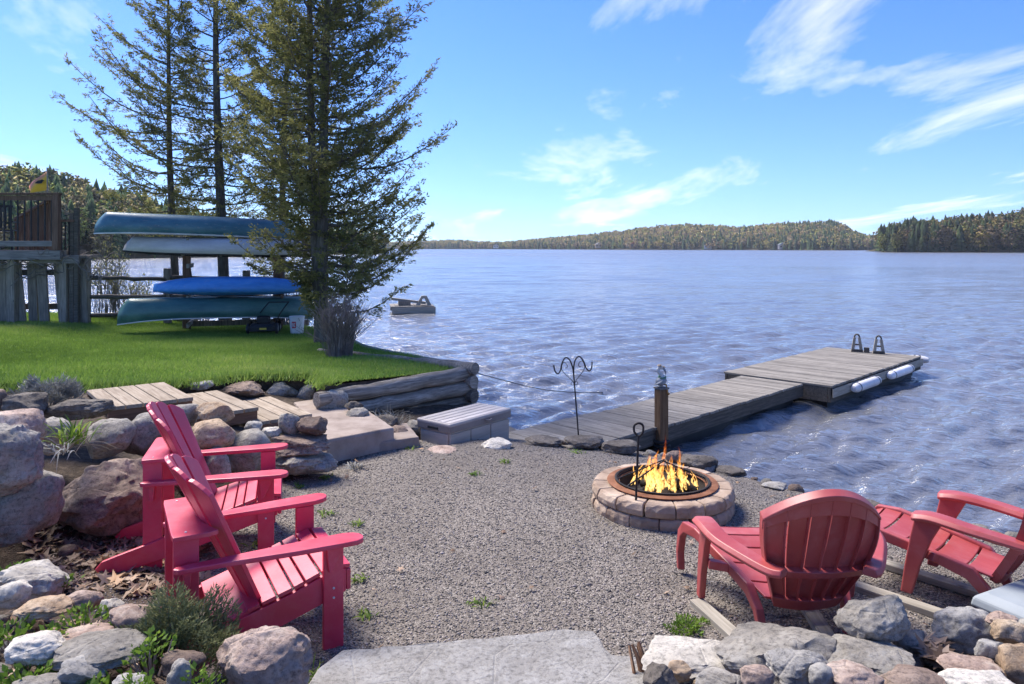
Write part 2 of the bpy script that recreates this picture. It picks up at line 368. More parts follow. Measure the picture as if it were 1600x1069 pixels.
def ground_z(P):
    P = np.asarray(P, float); x, y = P[:, 0], P[:, 1]
    s = segdist(P, LAND); s = np.where(inside(P, LAND), s, -s)
    z = .012*vnoise(x, y, 3, 3, 1.6)
    z -= .17*(1-nsm(s/1.3)); z -= np.where(s < 0, 1.3*nsm(-s/1.1), 0)
    w = wall_side(P)
    top = (.06+.18*np.clip(-1.9-x, 0, 2.6))*nsm((s-.05)/.3)-.25*(1-nsm((s-.05)/.3))
    z = np.maximum(z, np.where((w > -.05) & (s > 0), top*nsm((w+.05)/.6)+.02*vnoise(x, y, 5, 3, 3.0), -9))
    lb = left_bank(P); z = np.maximum(z, np.where((lb > 0) & (y < 5.2), .30*nsm(lb/.75)+.22*nsm((lb-.7)/1.2)+.02*vnoise(x, y, 6, 3, 4.0), -9))
    rb = right_bank(P); z = np.maximum(z, np.where(rb > 0, .22*nsm(rb/.7)+.3*nsm((rb-.5)/1.2)+.02*vnoise(x, y, 8, 3, 4.0), -9))
    il = inside(P, LAWN+np.array([0,0])); z = np.where(il | (y > 10.9), np.minimum(z, np.minimum(lawn_zz(x, y)-.2, .25)), z)
    q = P-BOX_O; u = q @ BOX_U; ww = q @ BOX_W
    m = nsm((u+.14)/.1)*nsm((1.22-u)/.1)*nsm((ww+.10)/.08)*nsm((.75-ww)/.2)
    z = z*(1-m)+(-.32)*m
    return z
def gz(x, y): return float(ground_z(np.array([[x, y]]))[0])
def lawn_zz(x, y):
    return .791-.0175*x-.0333*y+.12*nsm((-x-7.5)/2.5)+.012*vnoise(x, y, 11, 2, 1.2)
def lz(x, y): return float(lawn_zz(np.array([x]), np.array([y]))[0])
def axis_(lo, flo, fhi, hi, fine, coarse):
    return np.concatenate([np.arange(lo, flo, coarse), np.arange(flo, fhi, fine), np.arange(fhi, hi+coarse, coarse)])
def gravelmat():
    t = NT('gravel'); v = t.coord((1,1,1), False); a = t.n('ShaderNodeAttribute', _attribute_name='soil')
    vc = t.n('ShaderNodeTexVoronoi', Vector=v, Scale=92.0); sp = t.n('ShaderNodeSeparateColor', Color=vc.outputs['Color'])
    c = t.ramp(sp.outputs[0], [(.0, (.11,.092,.074)), (.3, (.22,.188,.155)), (.6, (.32,.272,.225)), (.82, (.38,.33,.275)), (1, (.58,.53,.46))])
    vc2 = t.n('ShaderNodeTexVoronoi', Vector=v, Scale=140.0); sp2 = t.n('ShaderNodeSeparateColor', Color=vc2.outputs['Color'])
    c = t.mix(.35, c, t.ramp(sp2.outputs[1], [(0, (.08,.072,.065)), (1, (.46,.42,.38))]))
    dk = t.ramp(vc.outputs['Distance'], [(.25, (1,1,1)), (.75, (.35,.33,.31))]); c = t.mix(.75, c, dk, 'MULTIPLY')
    big = t.noise(v, .9, 6, .65, .4); c = t.mix(t.math('MULTIPLY', t.ramp(big, [(.42, (0,0,0)), (.68, (1,1,1))]), .5), c, (.14,.118,.095))
    moss = t.noise(v, 2.3, 7, .7); c = t.mix(t.math('MULTIPLY', t.ramp(moss, [(.66, (0,0,0)), (.76, (1,1,1))]), .35), c, (.09,.105,.035))
    so = t.noise(v, 14, 10, .7); sc = t.ramp(so, [(.3, (.028,.02,.014)), (.52, (.08,.058,.042)), (.72, (.17,.13,.095))])
    f = t.math('ADD', a.outputs['Fac'], t.math('MULTIPLY', t.math('SUBTRACT', t.noise(v, 6, 6, .7), .5), .9)); f = t.ramp(f, [(.4, (0,0,0)), (.6, (1,1,1))])
    c = t.mix(f, c, sc)
    h = t.math('ADD', t.math('MULTIPLY', t.math('SUBTRACT', 1.0, vc.outputs['Distance']), .7), t.math('MULTIPLY', t.math('SUBTRACT', 1.0, vc2.outputs['Distance']), .3))
    MAT['gravel'] = t.fin(c, .9, t.bump(h, .9, .012), .25)
gravelmat()
def point_attr(me, name, arr):
    a = me.attributes.new(name, 'FLOAT', 'POINT'); a.data.foreach_set('value', np.asarray(arr, 'f4'))
def grid_mesh(name, X, Y, zf, mask=None):
    xx, yy = np.meshgrid(X, Y); P = np.stack([xx.ravel(), yy.ravel()], 1); z = zf(P)
    nx, ny = len(X), len(Y); i = np.arange((ny-1)*nx).reshape(ny-1, nx)[:, :-1].ravel()
    F = np.stack([i, i+1, i+1+nx, i+nx], 1)
    if mask is not None:
        mk = mask(P); F = F[mk[F].all(1)]
    used = np.unique(F); mp = np.full(len(P), -1); mp[used] = np.arange(len(used))
    me = np_mesh(name, np.column_stack([P, z])[used], mp[F]); smooth_me(me, 180); return me, P[used]
me, P = grid_mesh('ground', axis_(-40, -5.2, 5.2, 14, .055, .7), axis_(-6, 2.2, 10.2, 22, .055, .6), ground_z)
w = wall_side(P); lb = left_bank(P); rb = right_bank(P)
soil = np.maximum.reduce([nsm((w+.35)/.4), np.where(P[:, 1] < 5.3, nsm((lb+.1)/.35), 0), nsm((rb+.05)/.3), nsm((5.9-P[:, 1]-.0)/.8)*nsm((-1.95-P[:, 0]-.32*(P[:,1]-4.6))/.35)])
point_attr(me, 'soil', soil*.85)
ground = structure(link('ground', me, MAT['gravel']))

me, P = grid_mesh('lawn', np.arange(-16, -.4, .09), np.arange(8.1, 19.7, .09), lambda P: lawn_zz(P[:, 0], P[:, 1]), lambda P: inside(P, LAWN))
mottle('lawn_soil', [(.3, (.05,.1,.014)), (.55, (.085,.165,.02)), (.8, (.15,.21,.05))], 3, 9, .95, .8, 60, .02, random_=False)
lawn = structure(link('lawn', me, MAT['lawn_soil']))
sd = MB()                                 # earth under the lawn's rim
rim = [tuple(p) for p in LAWN]
ring0 = [V((x, y, lz(x, y)-.02)) for x, y in rim]; ring1 = [V((x, y, -1.2)) for x, y in rim]
sd.loft([ring1, ring0], cap=False); structure(sd.build('lawn_bank', MAT['soil']))

def leaves(name, P, D, L, Wd, mat, parent=None, tint=None, seed=0, curl=0.0, tri=False):
    r = np.random.RandomState(seed); P = np.asarray(P, float); n = len(P)
    D = np.asarray(D, float); D /= np.linalg.norm(D, axis=1)[:, None]+1e-9
    q = r.normal(size=(n, 3)); sdv = np.cross(D, q); sdv /= np.linalg.norm(sdv, axis=1)[:, None]+1e-9
    nn = np.cross(sdv, D); L = np.broadcast_to(L, n)[:, None]; Wd = np.broadcast_to(Wd, n)[:, None]
    if tri:
        Vt = np.stack([P-sdv*Wd/2, P+sdv*Wd/2, P+D*L], 1); k = 3
    else:
        m = P+D*L*.45+nn*L*curl; Vt = np.stack([P, m+sdv*Wd/2, P+D*L, m-sdv*Wd/2], 1); k = 4
    me = np_mesh(name, Vt.reshape(-1, 3), np.arange(n*k).reshape(n, k))
    t = r.rand(n) if tint is None else np.asarray(tint)
    point_attr(me, 'tint', np.repeat(t, k))
    return link(name, me, MAT[mat], parent)

# grass blades of the lawn
rg = np.random.RandomState(4)
G = np.column_stack([rg.uniform(-13, -.6, 520000), rg.uniform(8.2, 19, 520000)])
keep = inside(G, LAWN) & (rg.rand(len(G)) < np.clip(1.7-(G[:, 1]-8)*.09, .5, 1)); G = G[keep][:260000]
pz = lawn_zz(G[:, 0], G[:, 1]); n = len(G)
clump = .5+.25*vnoise(G[:, 0], G[:, 1], 21, 3, 2.2)
D = np.column_stack([rg.normal(0, .45, n), rg.normal(0, .45, n), np.ones(n)])
gr = leaves('grass', np.column_stack([G, pz-.005]), D, .035+.045*rg.rand(n)*np.clip(clump+.3, .4, 1.4), .009+.008*rg.rand(n), 'grass_leaf', tint=np.clip(clump*.55+.4*rg.rand(n)-.1+.22*vnoise(G[:, 0], G[:, 1], 23, 3, .7)+np.where(rg.rand(n) > .96, .5, 0), 0, 1), tri=True)
tag(stuff(gr), 'short bright green grass covering the raised lawn', 'grass')

# longer grass hanging over the stone-edged rim of the lawn
RP, RD = [], []
for i in range(1, 7):
    a, b = LAWN[i], LAWN[i+1]; m = int(np.hypot(*(b-a))*900) if i < 6 else 3500
    for _ in range(m):
        p = a+(b-a)*rg.rand()*(1 if i < 6 else .6); nrm_ = np.array([-(b-a)[1], (b-a)[0]]); nrm_ /= -np.hypot(*nrm_); o = rg.normal(0, .07)
        q = p-nrm_*o; RP.append((q[0], q[1], lz(q[0], q[1])-.03-.05*rg.rand()*(o > 0))); RD.append((rg.normal(0, .4)-nrm_[0]*.5*-1, rg.normal(0, .4)+nrm_[1]*.5, .8))
n = len(RP)
tag(stuff(leaves('rim_grass', RP, RD, .06+.1*rg.rand(n), .012, 'grass_leaf', tint=.25+.6*rg.rand(n), tri=True)), 'longer green grass along the stone-edged rim of the lawn', 'grass')
# loose pebbles over the gravel
Q = np.column_stack([rg.uniform(-3.2, 4.2, 150000), rg.uniform(3.5, 9.0, 150000)])
ok = inside(Q, LAND) & (wall_side(Q) < -.02) & (left_bank(Q) < .1) & (right_bank(Q) < .15) & (rg.rand(len(Q)) < np.clip(1.9-Q[:, 1]*.2, .3, 1)); Q = Q[ok][:60000]
qz = ground_z(Q); n = len(Q); rad = .004+.0065*rg.rand(n)**2.6+np.where(rg.rand(n) > .988, .012*rg.rand(n), 0)
octv = np.array([(1,0,0),(-1,0,0),(0,1,0),(0,-1,0),(0,0,1),(0,0,-1)], float); octf = np.array([(0,2,4),(2,1,4),(1,3,4),(3,0,4),(2,0,5),(1,2,5),(3,1,5),(0,3,5)])
an = rg.rand(n)*6.283; sx = rad*(.8+.7*rg.rand(n)); sy = rad*(.7+.4*rg.rand(n)); sz = rad*(.45+.35*rg.rand(n))
vv = octv[None]*np.stack([sx, sy, sz], 1)[:, None]*(.75+.5*rg.rand(n, 6, 1))
vx = vv[..., 0]*np.cos(an)[:, None]-vv[..., 1]*np.sin(an)[:, None]; vy = vv[..., 0]*np.sin(an)[:, None]+vv[..., 1]*np.cos(an)[:, None]
VV = np.stack([vx+Q[:, 0:1], vy+Q[:, 1:2], vv[..., 2]+qz[:, None]+.002], 2)
me = np_mesh('pebbles', VV.reshape(-1, 3), (octf[None]+np.arange(n)[:, None, None]*6).reshape(-1, 3)); smooth_me(me, 180)
point_attr(me, 'tint', np.repeat(rg.rand(n), 6))
tag(stuff(link('gravel_pebbles', me, MAT['pebble'])), 'loose grey gravel pebbles covering the fire pit patio', 'gravel')

# ------------------------------------------------------------------ lake
def watermat():
    t = NT('lake_water'); v = t.coord((1,1,1), False, 'Object', (0,0,R(12)))
    mp = t.n('ShaderNodeMapping', Vector=v, Scale=(.5, 1.3, 1)).outputs[0]
    far = t.n('ShaderNodeMapRange'); t.set(far.inputs[0], t.n('ShaderNodeSeparateXYZ', Vector=t.n('ShaderNodeTexCoord').outputs['Object']).outputs[1])
    for k, x in enumerate((15.0, 260.0, 0.0, 1.0)): far.inputs[k+1].default_value = x
    far = t.math('POWER', far.outputs[0], .5)      # unresolved ripples become gloss spread on the open lake
    a = t.noise(mp, 10.0, 4, .6, .3); b = t.noise(mp, 2.8, 3, .5, .2)
    n1 = t.bump(a, t.math('MULTIPLY', t.math('SUBTRACT', 1.0, far), .9), .05); n2 = t.bump(b, .8, .1, n1)
    cfar = t.noise(t.n('ShaderNodeMapping', Vector=v, Scale=(.045, .16, 1)).outputs[0], 1.0, 7, .72, .3); n3 = t.bump(cfar, t.math('MULTIPLY', far, .8), 1.2, n2)
    gust = t.math('MULTIPLY', t.math('SUBTRACT', t.noise(t.n('ShaderNodeMapping', Vector=v, Scale=(.012, .05, 1)).outputs[0], 1.0, 6, .7), .5), .35)
    MAT['lake_water'] = t.fin((.15,.152,.158), t.math('ADD', .035, t.math('MULTIPLY', far, t.math('ADD', .2, gust))), n3, .5)
    t.b.inputs['IOR'].default_value = 1.95
watermat()
ys = [3.2]
while ys[-1] < 2500:
    y = ys[-1]; ys.append(y+(max(.045, .0068*y) if y < 160 else y*.06))
ys = np.array(ys); us = np.linspace(-1.35, 1.35, 560)
uu, yy = np.meshgrid(us, ys); xx = uu*(yy+1.0); spc = np.gradient(ys)[:, None]+0*uu
rw = np.random.RandomState(12); z = np.zeros_like(xx)
for k in range(60):
    lam = .2*(1.25/.2)**(rw.rand()**1.5); th = R(-68)+rw.normal(0, .42); kx, ky = math.cos(th)*6.283/lam, math.sin(th)*6.283/lam
    amp = .0078*lam**.75*(.6+.8*rw.rand()); ph = kx*xx+ky*yy+rw.rand()*6.283
    z += amp*(np.sin(ph)+.28*np.sin(2*ph+1.2))*nsm((lam/spc-2.5)/3)
for k in range(26):                        # longer waves of the open lake
    lam = rw.uniform(1.3, 5.5); th = R(-72)+rw.normal(0, .3); kx, ky = math.cos(th)*6.283/lam, math.sin(th)*6.283/lam
    z += .0021*lam**.8*np.sin(kx*xx+ky*yy+rw.rand()*6.283)*nsm((lam/spc-2.2)/2)*nsm((yy-14)/30)
gust = 1+.3*vnoise(xx*.12, yy*.12, 31, 3, 1.0); z *= np.clip(gust, .4, 1.6)
nx, ny = len(us), len(ys); i = np.arange((ny-1)*nx).reshape(ny-1, nx)[:, :-1].ravel()
me = np_mesh('lake', np.column_stack([xx.ravel(), yy.ravel(), (z+WATER_Z).ravel()]), np.stack([i, i+1, i+1+nx, i+nx], 1)); smooth_me(me, 180)
structure(link('lake', me, MAT['lake_water']))
bedm = MB(); bedm.box((0, 1250, -3.2), (7300, 2600, .4)); structure(bedm.build('lake_bed', MAT['soil']))

# ------------------------------------------------------------------ far woods
def color_attr(me, cols):
    a = me.color_attributes.new('col', 'FLOAT_COLOR', 'POINT'); c = np.ones((len(cols), 4), 'f4'); c[:, :3] = cols; a.data.foreach_set('color', c.ravel())
def conifer_tpl(r, tiers=8, n=8):
    vs, fs = [], []
    for t in range(tiers):
        z0 = .08+.82*t/tiers; z1 = min(1.0, z0+1.9/tiers); rr = (1-z0)**.8*.2+.015; o = len(vs)
        for k in range(n*2):
            a = math.pi*k/n+r.rand()*.4; q = rr*(1.0 if k % 2 else .55)*(.7+.6*r.rand())
            vs.append((q*math.cos(a), q*math.sin(a), z0-.05*r.rand()+(0 if k % 2 else .04)))
        vs.append((.01*r.rand(), .01*r.rand(), z1)); fs += [(o+k, o+(k+1) % (2*n), o+2*n) for k in range(2*n)]
    return np.array(vs), np.array(fs)
def crown_tpl(r, nl=150, sp=.27, cs=(.022,.045)):
    vs, fs = [], []; o = 0
    for k in range(nl):                    # loose leaf clumps through the crown
        while True:
            p = r.uniform(-1, 1, 3)
            if p @ p < 1: break
        c = np.array([p[0]*sp, p[1]*sp, .6+p[2]*.38]); s = cs[0]+cs[1]*r.rand()
        t = r.normal(size=(4, 3)); t /= np.linalg.norm(t, axis=1)[:, None]; vs += list(c+t*s*1.25)
        fs += [(o, o+1, o+2), (o, o+2, o+3), (o, o+3, o+1), (o+1, o+3, o+2)]; o += 4
    for k in range(3):                     # trunk and limbs
        a = r.rand()*6.28; b = np.array([math.cos(a)*.12*k/2, math.sin(a)*.12*k/2, .8-.1*k])
        vs += [np.array([-.012, 0, 0]), np.array([.012, 0, 0]), b]; fs += [(o, o+1, o+2)]; o += 3
    return np.array(vs), np.array(fs)
rt = np.random.RandomState(5)
CON = [conifer_tpl(rt) for _ in range(6)]; DEC = [crown_tpl(rt) for _ in range(8)]
DECF = [crown_tpl(rt, 30, .36, (.05,.06)) for _ in range(6)]
def forest(name, pts, hs, kinds, cols, label, near=False, wide=1.0):
    VS, FS, CS = [], [], []; off = 0
    for p, h, k, c in zip(pts, hs, kinds, cols):
        tv, tf = (CON[rt.randint(6)] if k == 0 else (DEC[rt.randint(8)] if near else DECF[rt.randint(6)]))
        a = rt.rand()*6.28; ca, sa = math.cos(a), math.sin(a); wv = wide*(.85+.4*rt.rand())*(1.0 if k == 0 else 1.1)
        x = (tv[:, 0]*ca-tv[:, 1]*sa)*h*wv+p[0]; y = (tv[:, 0]*sa+tv[:, 1]*ca)*h*wv+p[1]
        VS.append(np.column_stack([x, y, tv[:, 2]*h+p[2]])); FS.append(tf+off); off += len(tv)
        CS.append(np.clip(np.array(c)[None]*(.75+.5*rt.rand(len(tv), 1)), 0, 1))
    me = np_mesh(name, np.concatenate(VS), np.concatenate(FS)); color_attr(me, np.concatenate(CS))
    o = link(name, me, MAT['forest']); tag(stuff(o), label, 'woods'); return o
CPAL = [(.042,.066,.03), (.055,.08,.034), (.04,.058,.034)]
DPAL = [tuple(a*1.25 for a in q) for q in [(.19,.145,.06), (.15,.13,.05), (.2,.165,.05), (.135,.1,.065), (.155,.165,.05), (.11,.09,.06), (.22,.16,.085)]]
def hill(name, prof, depth, dist, th, n, conif, label, woods_label, near=False, seed=1, bright=1.0, huec=(1,1,1)):
    # prof: list of (photo column, photo row of the tree tops); dist(px): distance of the shore
    global rt
    rt = np.random.RandomState(seed); pxs = np.array([p[0] for p in prof], float); tops = np.array([p[1] for p in prof], float)
    cols_ = np.linspace(pxs[0], pxs[-1], 90); T = np.linspace(0, 1, 7); VV = []
    def at(px, t):
        d0 = dist(px); d = d0+depth*t; top = np.interp(px, pxs, tops)
        zr = max(.6, CH-(top-HY)/FPX*(d0+depth)-th*.95); z = WATER_Z-.3+(zr+.9)*(min(1, t*1.15)**.7)
        return np.array([(px-800)/FPX*d0*(1+.0*t)+(px-800)/FPX*depth*t, d, z])
    for px in cols_:
        for t in T: VV.append(at(px, t)*np.array([1, 1, 1]))
        e = at(px, 1); VV.append(e+np.array([0, depth*.8, -e[2]-3]))
    m = len(T)+1; FF = [(a*m+b, (a+1)*m+b, (a+1)*m+b+1, a*m+b+1) for a in range(len(cols_)-1) for b in range(m-1)]
    me = np_mesh(name, np.array(VV), np.array(FF)); smooth_me(me, 180); color_attr(me, np.tile(np.array([[.1,.085,.045]]), (len(VV), 1)))
    structure(link(name, me, MAT['forest']))
    pts, hs, kinds, cols = [], [], [], []
    for k in range(n):
        px = rt.uniform(pxs[0], pxs[-1]); t = rt.rand()**1.1*1.0
        cf = rt.rand() < conif(px, t); p = at(px, t); p[2] -= .5
        hs.append(th*(.7+.45*rt.rand())*(1.12 if cf else 1.0)); pts.append(p); kinds.append(0 if cf else 1)
        cols.append(np.array(CPAL[rt.randint(3)] if cf else DPAL[rt.randint(7)])*bright*np.array(huec))
    forest(name.replace('hill', 'woods'), pts, hs, kinds, cols, woods_label, near)
hill('hill_across_lake', [(560,379),(640,377),(690,375),(720,375),(760,378),(800,377),(830,374),(860,371),(920,366),(970,360),(1000,356),(1040,352),(1080,350),(1110,351),(1150,355),(1180,352),(1220,349),(1260,347),(1300,345),(1318,350),(1330,360),(1345,366),(1372,370),(1400,371),(1440,371)],
     170, lambda px: float(np.interp(px, [560, 760, 1000, 1330, 1440], [1500, 1300, 950, 760, 900])), 11, 7000,
     lambda px, t: .55 if t < .2 else (.18 if px < 1230 else .55), None, 'spring woods covering the long low hill across the lake', seed=3, bright=1.45)
hill('hill_point', [(1376,378),(1380,364),(1386,356),(1400,350),(1430,346),(1480,344),(1520,340),(1560,336),(1600,329),(1660,322),(1740,315),(1850,312)],
     70, lambda px: float(np.interp(px, [1376, 1400, 1600, 1850], [455, 435, 410, 380])), 14.5, 1100,
     lambda px, t: (.9 if px < 1450 else .35) if t < .45 else .35, None, 'dark wooded point jutting into the lake', True, seed=9, bright=.75)
hill('hill_bay', [(-260,235),(-120,250),(-40,262),(0,264),(35,262),(60,270),(90,272),(120,280),(160,292),(200,299),(260,318),(330,336),(420,356),(520,372),(600,382)],
     60, lambda px: float(np.interp(px, [-260, 0, 300, 600], [120, 150, 210, 330])), 10.5, 1000,
     lambda px, t: .45, None, 'mixed olive and evergreen woods on the bank of the bay behind the fence', True, seed=14, bright=1.35, huec=(.95,1.08,.95))
# cottages on the far shore
def cottage(px, d, w, label, wallc, roofc):
    zb = WATER_Z+1.5+rnd.random()*3; t = thing('cottage', label, 'cottage', ((px-800)/FPX*d, d, zb), 0, 'cottages on the far shore')
    MB().box((0,0,1.6), (w, w*.7, 5.2)).build('wall', wallc, t)
    MB().prism([(-w*.58, 4.15), (w*.58, 4.15), (0, 7.0)], -w*.4, w*.4).build('roof', roofc, t)
    for sx in (-.25, .25): MB().box((sx*w, -w*.355, 2.2), (w*.2, .06, 1.6)).build('window', MAT['black_plastic'], t)
for px, lab, a, b in [(775, 'tiny white cottage with a grey roof on the far shore', 'white_plastic', 'box_lid'), (1105, 'white far-shore cottage with a dark roof below the highest ridge', 'white_plastic', 'black_plastic'),
                      (990, 'brown far-shore cottage with a rusty roof among the evergreens', 'deck_brown', 'rust'), (1222, 'pale grey-roofed cottage near the end of the far hill', 'box_top', 'grey_lid'),
                      (935, 'small tan far-shore cottage under a pale roof', 'step_wood', 'box_top')]:
    d = float(np.interp(px, [560, 760, 1000, 1330, 1440], [1500, 1300, 950, 760, 900]))+4
    cottage(px, d, 9, lab, MAT[a], MAT[b])
# ------------------------------------------------------------------ dock
DS = V((.7071, .7071, 0)); DT = V((.7071, -.7071, 0)); DZ = -.2
ANG = R(45)
def dock_pt(s, t, z=0): return DS*s+DT*t+V((0, 0, z))
def dock_section(name, label, s0, s1, t0, t1, pw, gap, zt, fas=.2):
    L_ = s1-s0; Wd = t1-t0; o = dock_pt(s0, (t0+t1)/2, zt)
    t = thing(name, label, 'dock', o, ANG)      # local x along the dock, local y towards -t
    n = int(L_/(pw+gap)); meshes = []
    for k in range(4):
        j = rnd.uniform(-.004, .004); m = MB().box((0, 0, -.018), (pw, Wd+.03+rnd.uniform(-.012, .012), .036)); me_ = m.mesh('plank'); meshes.append(me_)
    for k in range(n):
        p = link('plank', meshes[rnd.randrange(4)], MAT['dock_wood'], t, (pw/2+k*(pw+gap), rnd.uniform(-.01, .01), rnd.uniform(-.003, .003)), (rnd.uniform(-.002, .002), rnd.uniform(-.008, .008), rnd.uniform(-.004, .004)))
        bev(p, .004, 1)
    for sy in (-1, 1): MB().box((L_/2, sy*(Wd/2-.03), -.038-fas/2), (L_, .05, fas)).build('side_beam', MAT['dock_wood_dark'], t, bevel=.006)
    for x in (.03, L_-.03): MB().box((x, 0, -.038-fas/2), (.05, Wd-.12, fas)).build('end_beam', MAT['dock_wood_dark'], t, bevel=.006)
    MB().box((L_/2, 0, -.038-fas*.6-.1), (L_-.3, Wd-.25, .3)).build('float', MAT['black_plastic'], t)
    return t
ramp = dock_section('dock_ramp', 'weathered grey ramp of wide planks joining the shore to the dock', 6.25, 8.42, -6.7, -5.56, .185, .012, DZ+.035)
ramp.rotation_euler = Euler((0, R(.5), ANG))
walk = dock_section('dock_walkway', 'long weathered grey dock walkway of narrow planks', 8.45, 12.86, -6.69, -5.56, .118, .014, DZ)
plat = dock_section('dock_platform', 'wide weathered swimming platform at the end of the dock', 12.9, 17.85, -7.12, -5.1, .125, .012, DZ+.012, .26)
ft = (-7.12-5.1)/2
MB().box((2.475, -1.045, -.13), (4.95, .02, .15)).build('fascia_board', MAT['lumber'], plat, bevel=.004)
# fenders along the platform's side
def fender(s, L_, label, ang=0, t_=-5.0, z=-.33):
    c = dock_pt(s, t_, z); prof = [(.0,-L_/2-.03),(.05,-L_/2-.02),(.078,-L_/2+.06),(.086,-L_/2+.14),(.086,L_/2-.14),(.078,L_/2-.06),(.05,L_/2+.02),(0,L_/2+.03)]
    t = thing('dock_fender', label, 'fender', c, ANG+ang, 'white fenders on the dock platform')
    f = MB().lathe(prof, 16).build('fender_body', MAT['fender_white'], t, rot=(0, R(90), 0), smooth=50)
    for sx in (-1, 1): MB().lathe([(.088, -.02), (.09, -.01), (.09, .01), (.088, .02)], 16).build('strap', MAT['black_plastic'], t, (sx*(L_/2-.16), 0, 0), (0, R(90), 0))
fender(14.3, 1.25, 'long white cylindrical fender on the dock platform side, the one closer to the walkway')
fender(16.2, 1.35, 'long white cylindrical fender on the dock platform side, farther from the walkway')
fender(17.95, .42, 'short pale fender at the outer corner of the dock platform', R(90), -5.2, -.28)
# wooden ladder handles
for px, py, lab in ((1339, 550, 'wooden A-shaped ladder handle on the dock with a small block beside it'), (1373, 553, 'wooden A-shaped ladder handle on the dock nearer its outer corner')):
    p = gp(px, py, DZ+.012); t = thing('ladder_handle', lab, 'handle', p, R(-20), 'ladder handles on the dock')
    for sx in (-1, 1): MB().prism([(sx*.13, 0), (sx*.06, 0), (sx*.02, .33), (sx*.075, .33)], -.03, .03).build('upright', MAT['lumber'], t, bevel=.005)
    MB().box((0, 0, .03), (.24, .075, .06)).build('foot', MAT['dock_wood_dark'], t, bevel=.005)
    MB().tube(bez([(-.055, 0, .3), (-.045, 0, .37), (0, 0, .405), (.045, 0, .37), (.055, 0, .3)], 6), .017, 8).build('grip', MAT['dock_wood_dark'], t, smooth=60)
    MB().box((0, 0, .17), (.1, .045, .03)).build('rung', MAT['dock_wood_dark'], t)
    if px < 1350: MB().box((.2, .0, .055), (.11, .09, .11)).build('block', MAT['dock_wood_dark'], t, bevel=.008)
# ------------------------------------------------------------------ mooring post with the pelican
pp = V((1.985, 9.78, 0))
t = thing('mooring_post', 'square brown wooden post standing in the water beside the dock', 'post', (pp.x, pp.y, -1.1), R(28))
MB().box((0, 0, .7), (.135, .135, 1.44)).build('post_shaft', MAT['post_brown'], t, bevel=.012)
MB().box((0, 0, 1.435), (.15, .15, .025)).build('cap', MAT['deck_grey'], t, bevel=.004)
for z in (.63, .68, .735): MB().tube([(.1*math.cos(a), .1*math.sin(a), z+.006*math.sin(3*a)) for a in np.linspace(0, 6.283, 17)], .022, 6).build('rope_coil', MAT['rope'], t, smooth=60)
MB().tube([(.1, 0, .64), (.2, .05, .55), (.3, .2, .62), (.36, .36, .78)], .016, 6).build('mooring_line', MAT['rope'], t, smooth=60)
bz = -1.1+1.447
t = thing('pelican_statue', 'small grey and white pelican figurine in a tan cap perched on the post', 'statue', (pp.x-.01, pp.y, bz), R(-12))
mottle('pelican_grey', [(.35, (.16,.18,.2)), (.6, (.3,.32,.34)), (.8, (.48,.48,.47))], 22, 5, .7, .5, 60, .004, jit=0)
mottle('pelican_white', [(.35, (.45,.45,.43)), (.7, (.68,.67,.63))], 18, 5, .7, .3, 60, .003, jit=0)
mottle('pelican_cap', [(.35, (.25,.18,.12)), (.7, (.4,.31,.22))], 18, 5, .8, .3, 60, .003, jit=0)
mottle('pelican_scarf', [(.35, (.05,.14,.1)), (.7, (.1,.24,.17))], 18, 5, .7, .3, 60, .003, jit=0)
mottle('pelican_orange', [(.35, (.35,.17,.04)), (.7, (.5,.27,.08))], 18, 5, .7, .3, 60, .003, jit=0)
MB().tube([(-.06,0,.035), (-.045,0,.05), (-.015,0,.066), (.015,0,.085), (.035,0,.11), (.03,0,.13)], [.012,.04,.062,.066,.05,.03], 12).build('body', MAT['pelican_grey'], t, smooth=180)
for sy in (-1, 1): MB().tube([(.035, sy*.045, .1), (.0, sy*.062, .075), (-.05, sy*.05, .045), (-.085, sy*.02, .03)], [.018,.034,.026,.006], 8, sq=.45).build('wing', MAT['pelican_grey'], t, smooth=180)
MB().tube(bez([(.03,0,.11), (.028,0,.145), (.0,0,.175), (-.028,0,.205), (-.03,0,.235), (-.005,0,.258)], 5), [.034]*6+[.024]*10+[.022]*10, 10).build('neck', MAT['pelican_white'], t, smooth=180)
MB().tube([(-.03,0,.25), (-.01,0,.262), (.015,0,.263), (.035,0,.256)], [.014,.03,.031,.016], 10).build('head', MAT['pelican_white'], t, smooth=180)
MB().tube([(.025,0,.258), (.05,0,.235), (.065,0,.2), (.066,0,.165)], [.018,.016,.011,.003], 8).build('bill', MAT['pelican_grey'], t, smooth=180)
MB().tube([(-.01,0,.27), (-.005,0,.285), (.0,0,.298)], [.038,.034,.018], 12).build('cap', MAT['pelican_cap'], t, smooth=60)
MB().tube([(.02,0,.275), (.05,0,.272), (.066,0,.264)], [.026,.024,.01], 8, sq=.3).build('cap_brim', MAT['pelican_cap'], t, smooth=60)
MB().tube([(.045*math.cos(a)+.02, .04*math.sin(a), .135+.012*math.sin(a)) for a in np.linspace(0, 6.283, 13)], .013, 6).build('scarf', MAT['pelican_scarf'], t, smooth=60)
for sy in (-1, 1): MB().tube([(.03, sy*.02, .04), (.075, sy*.022, .03), (.088, sy*.022, -.04), (.085, sy*.022, -.075), (.115, sy*.026, -.088)], [.011,.01,.008,.009,.014], 6).build('leg', MAT['pelican_orange'], t, smooth=60)
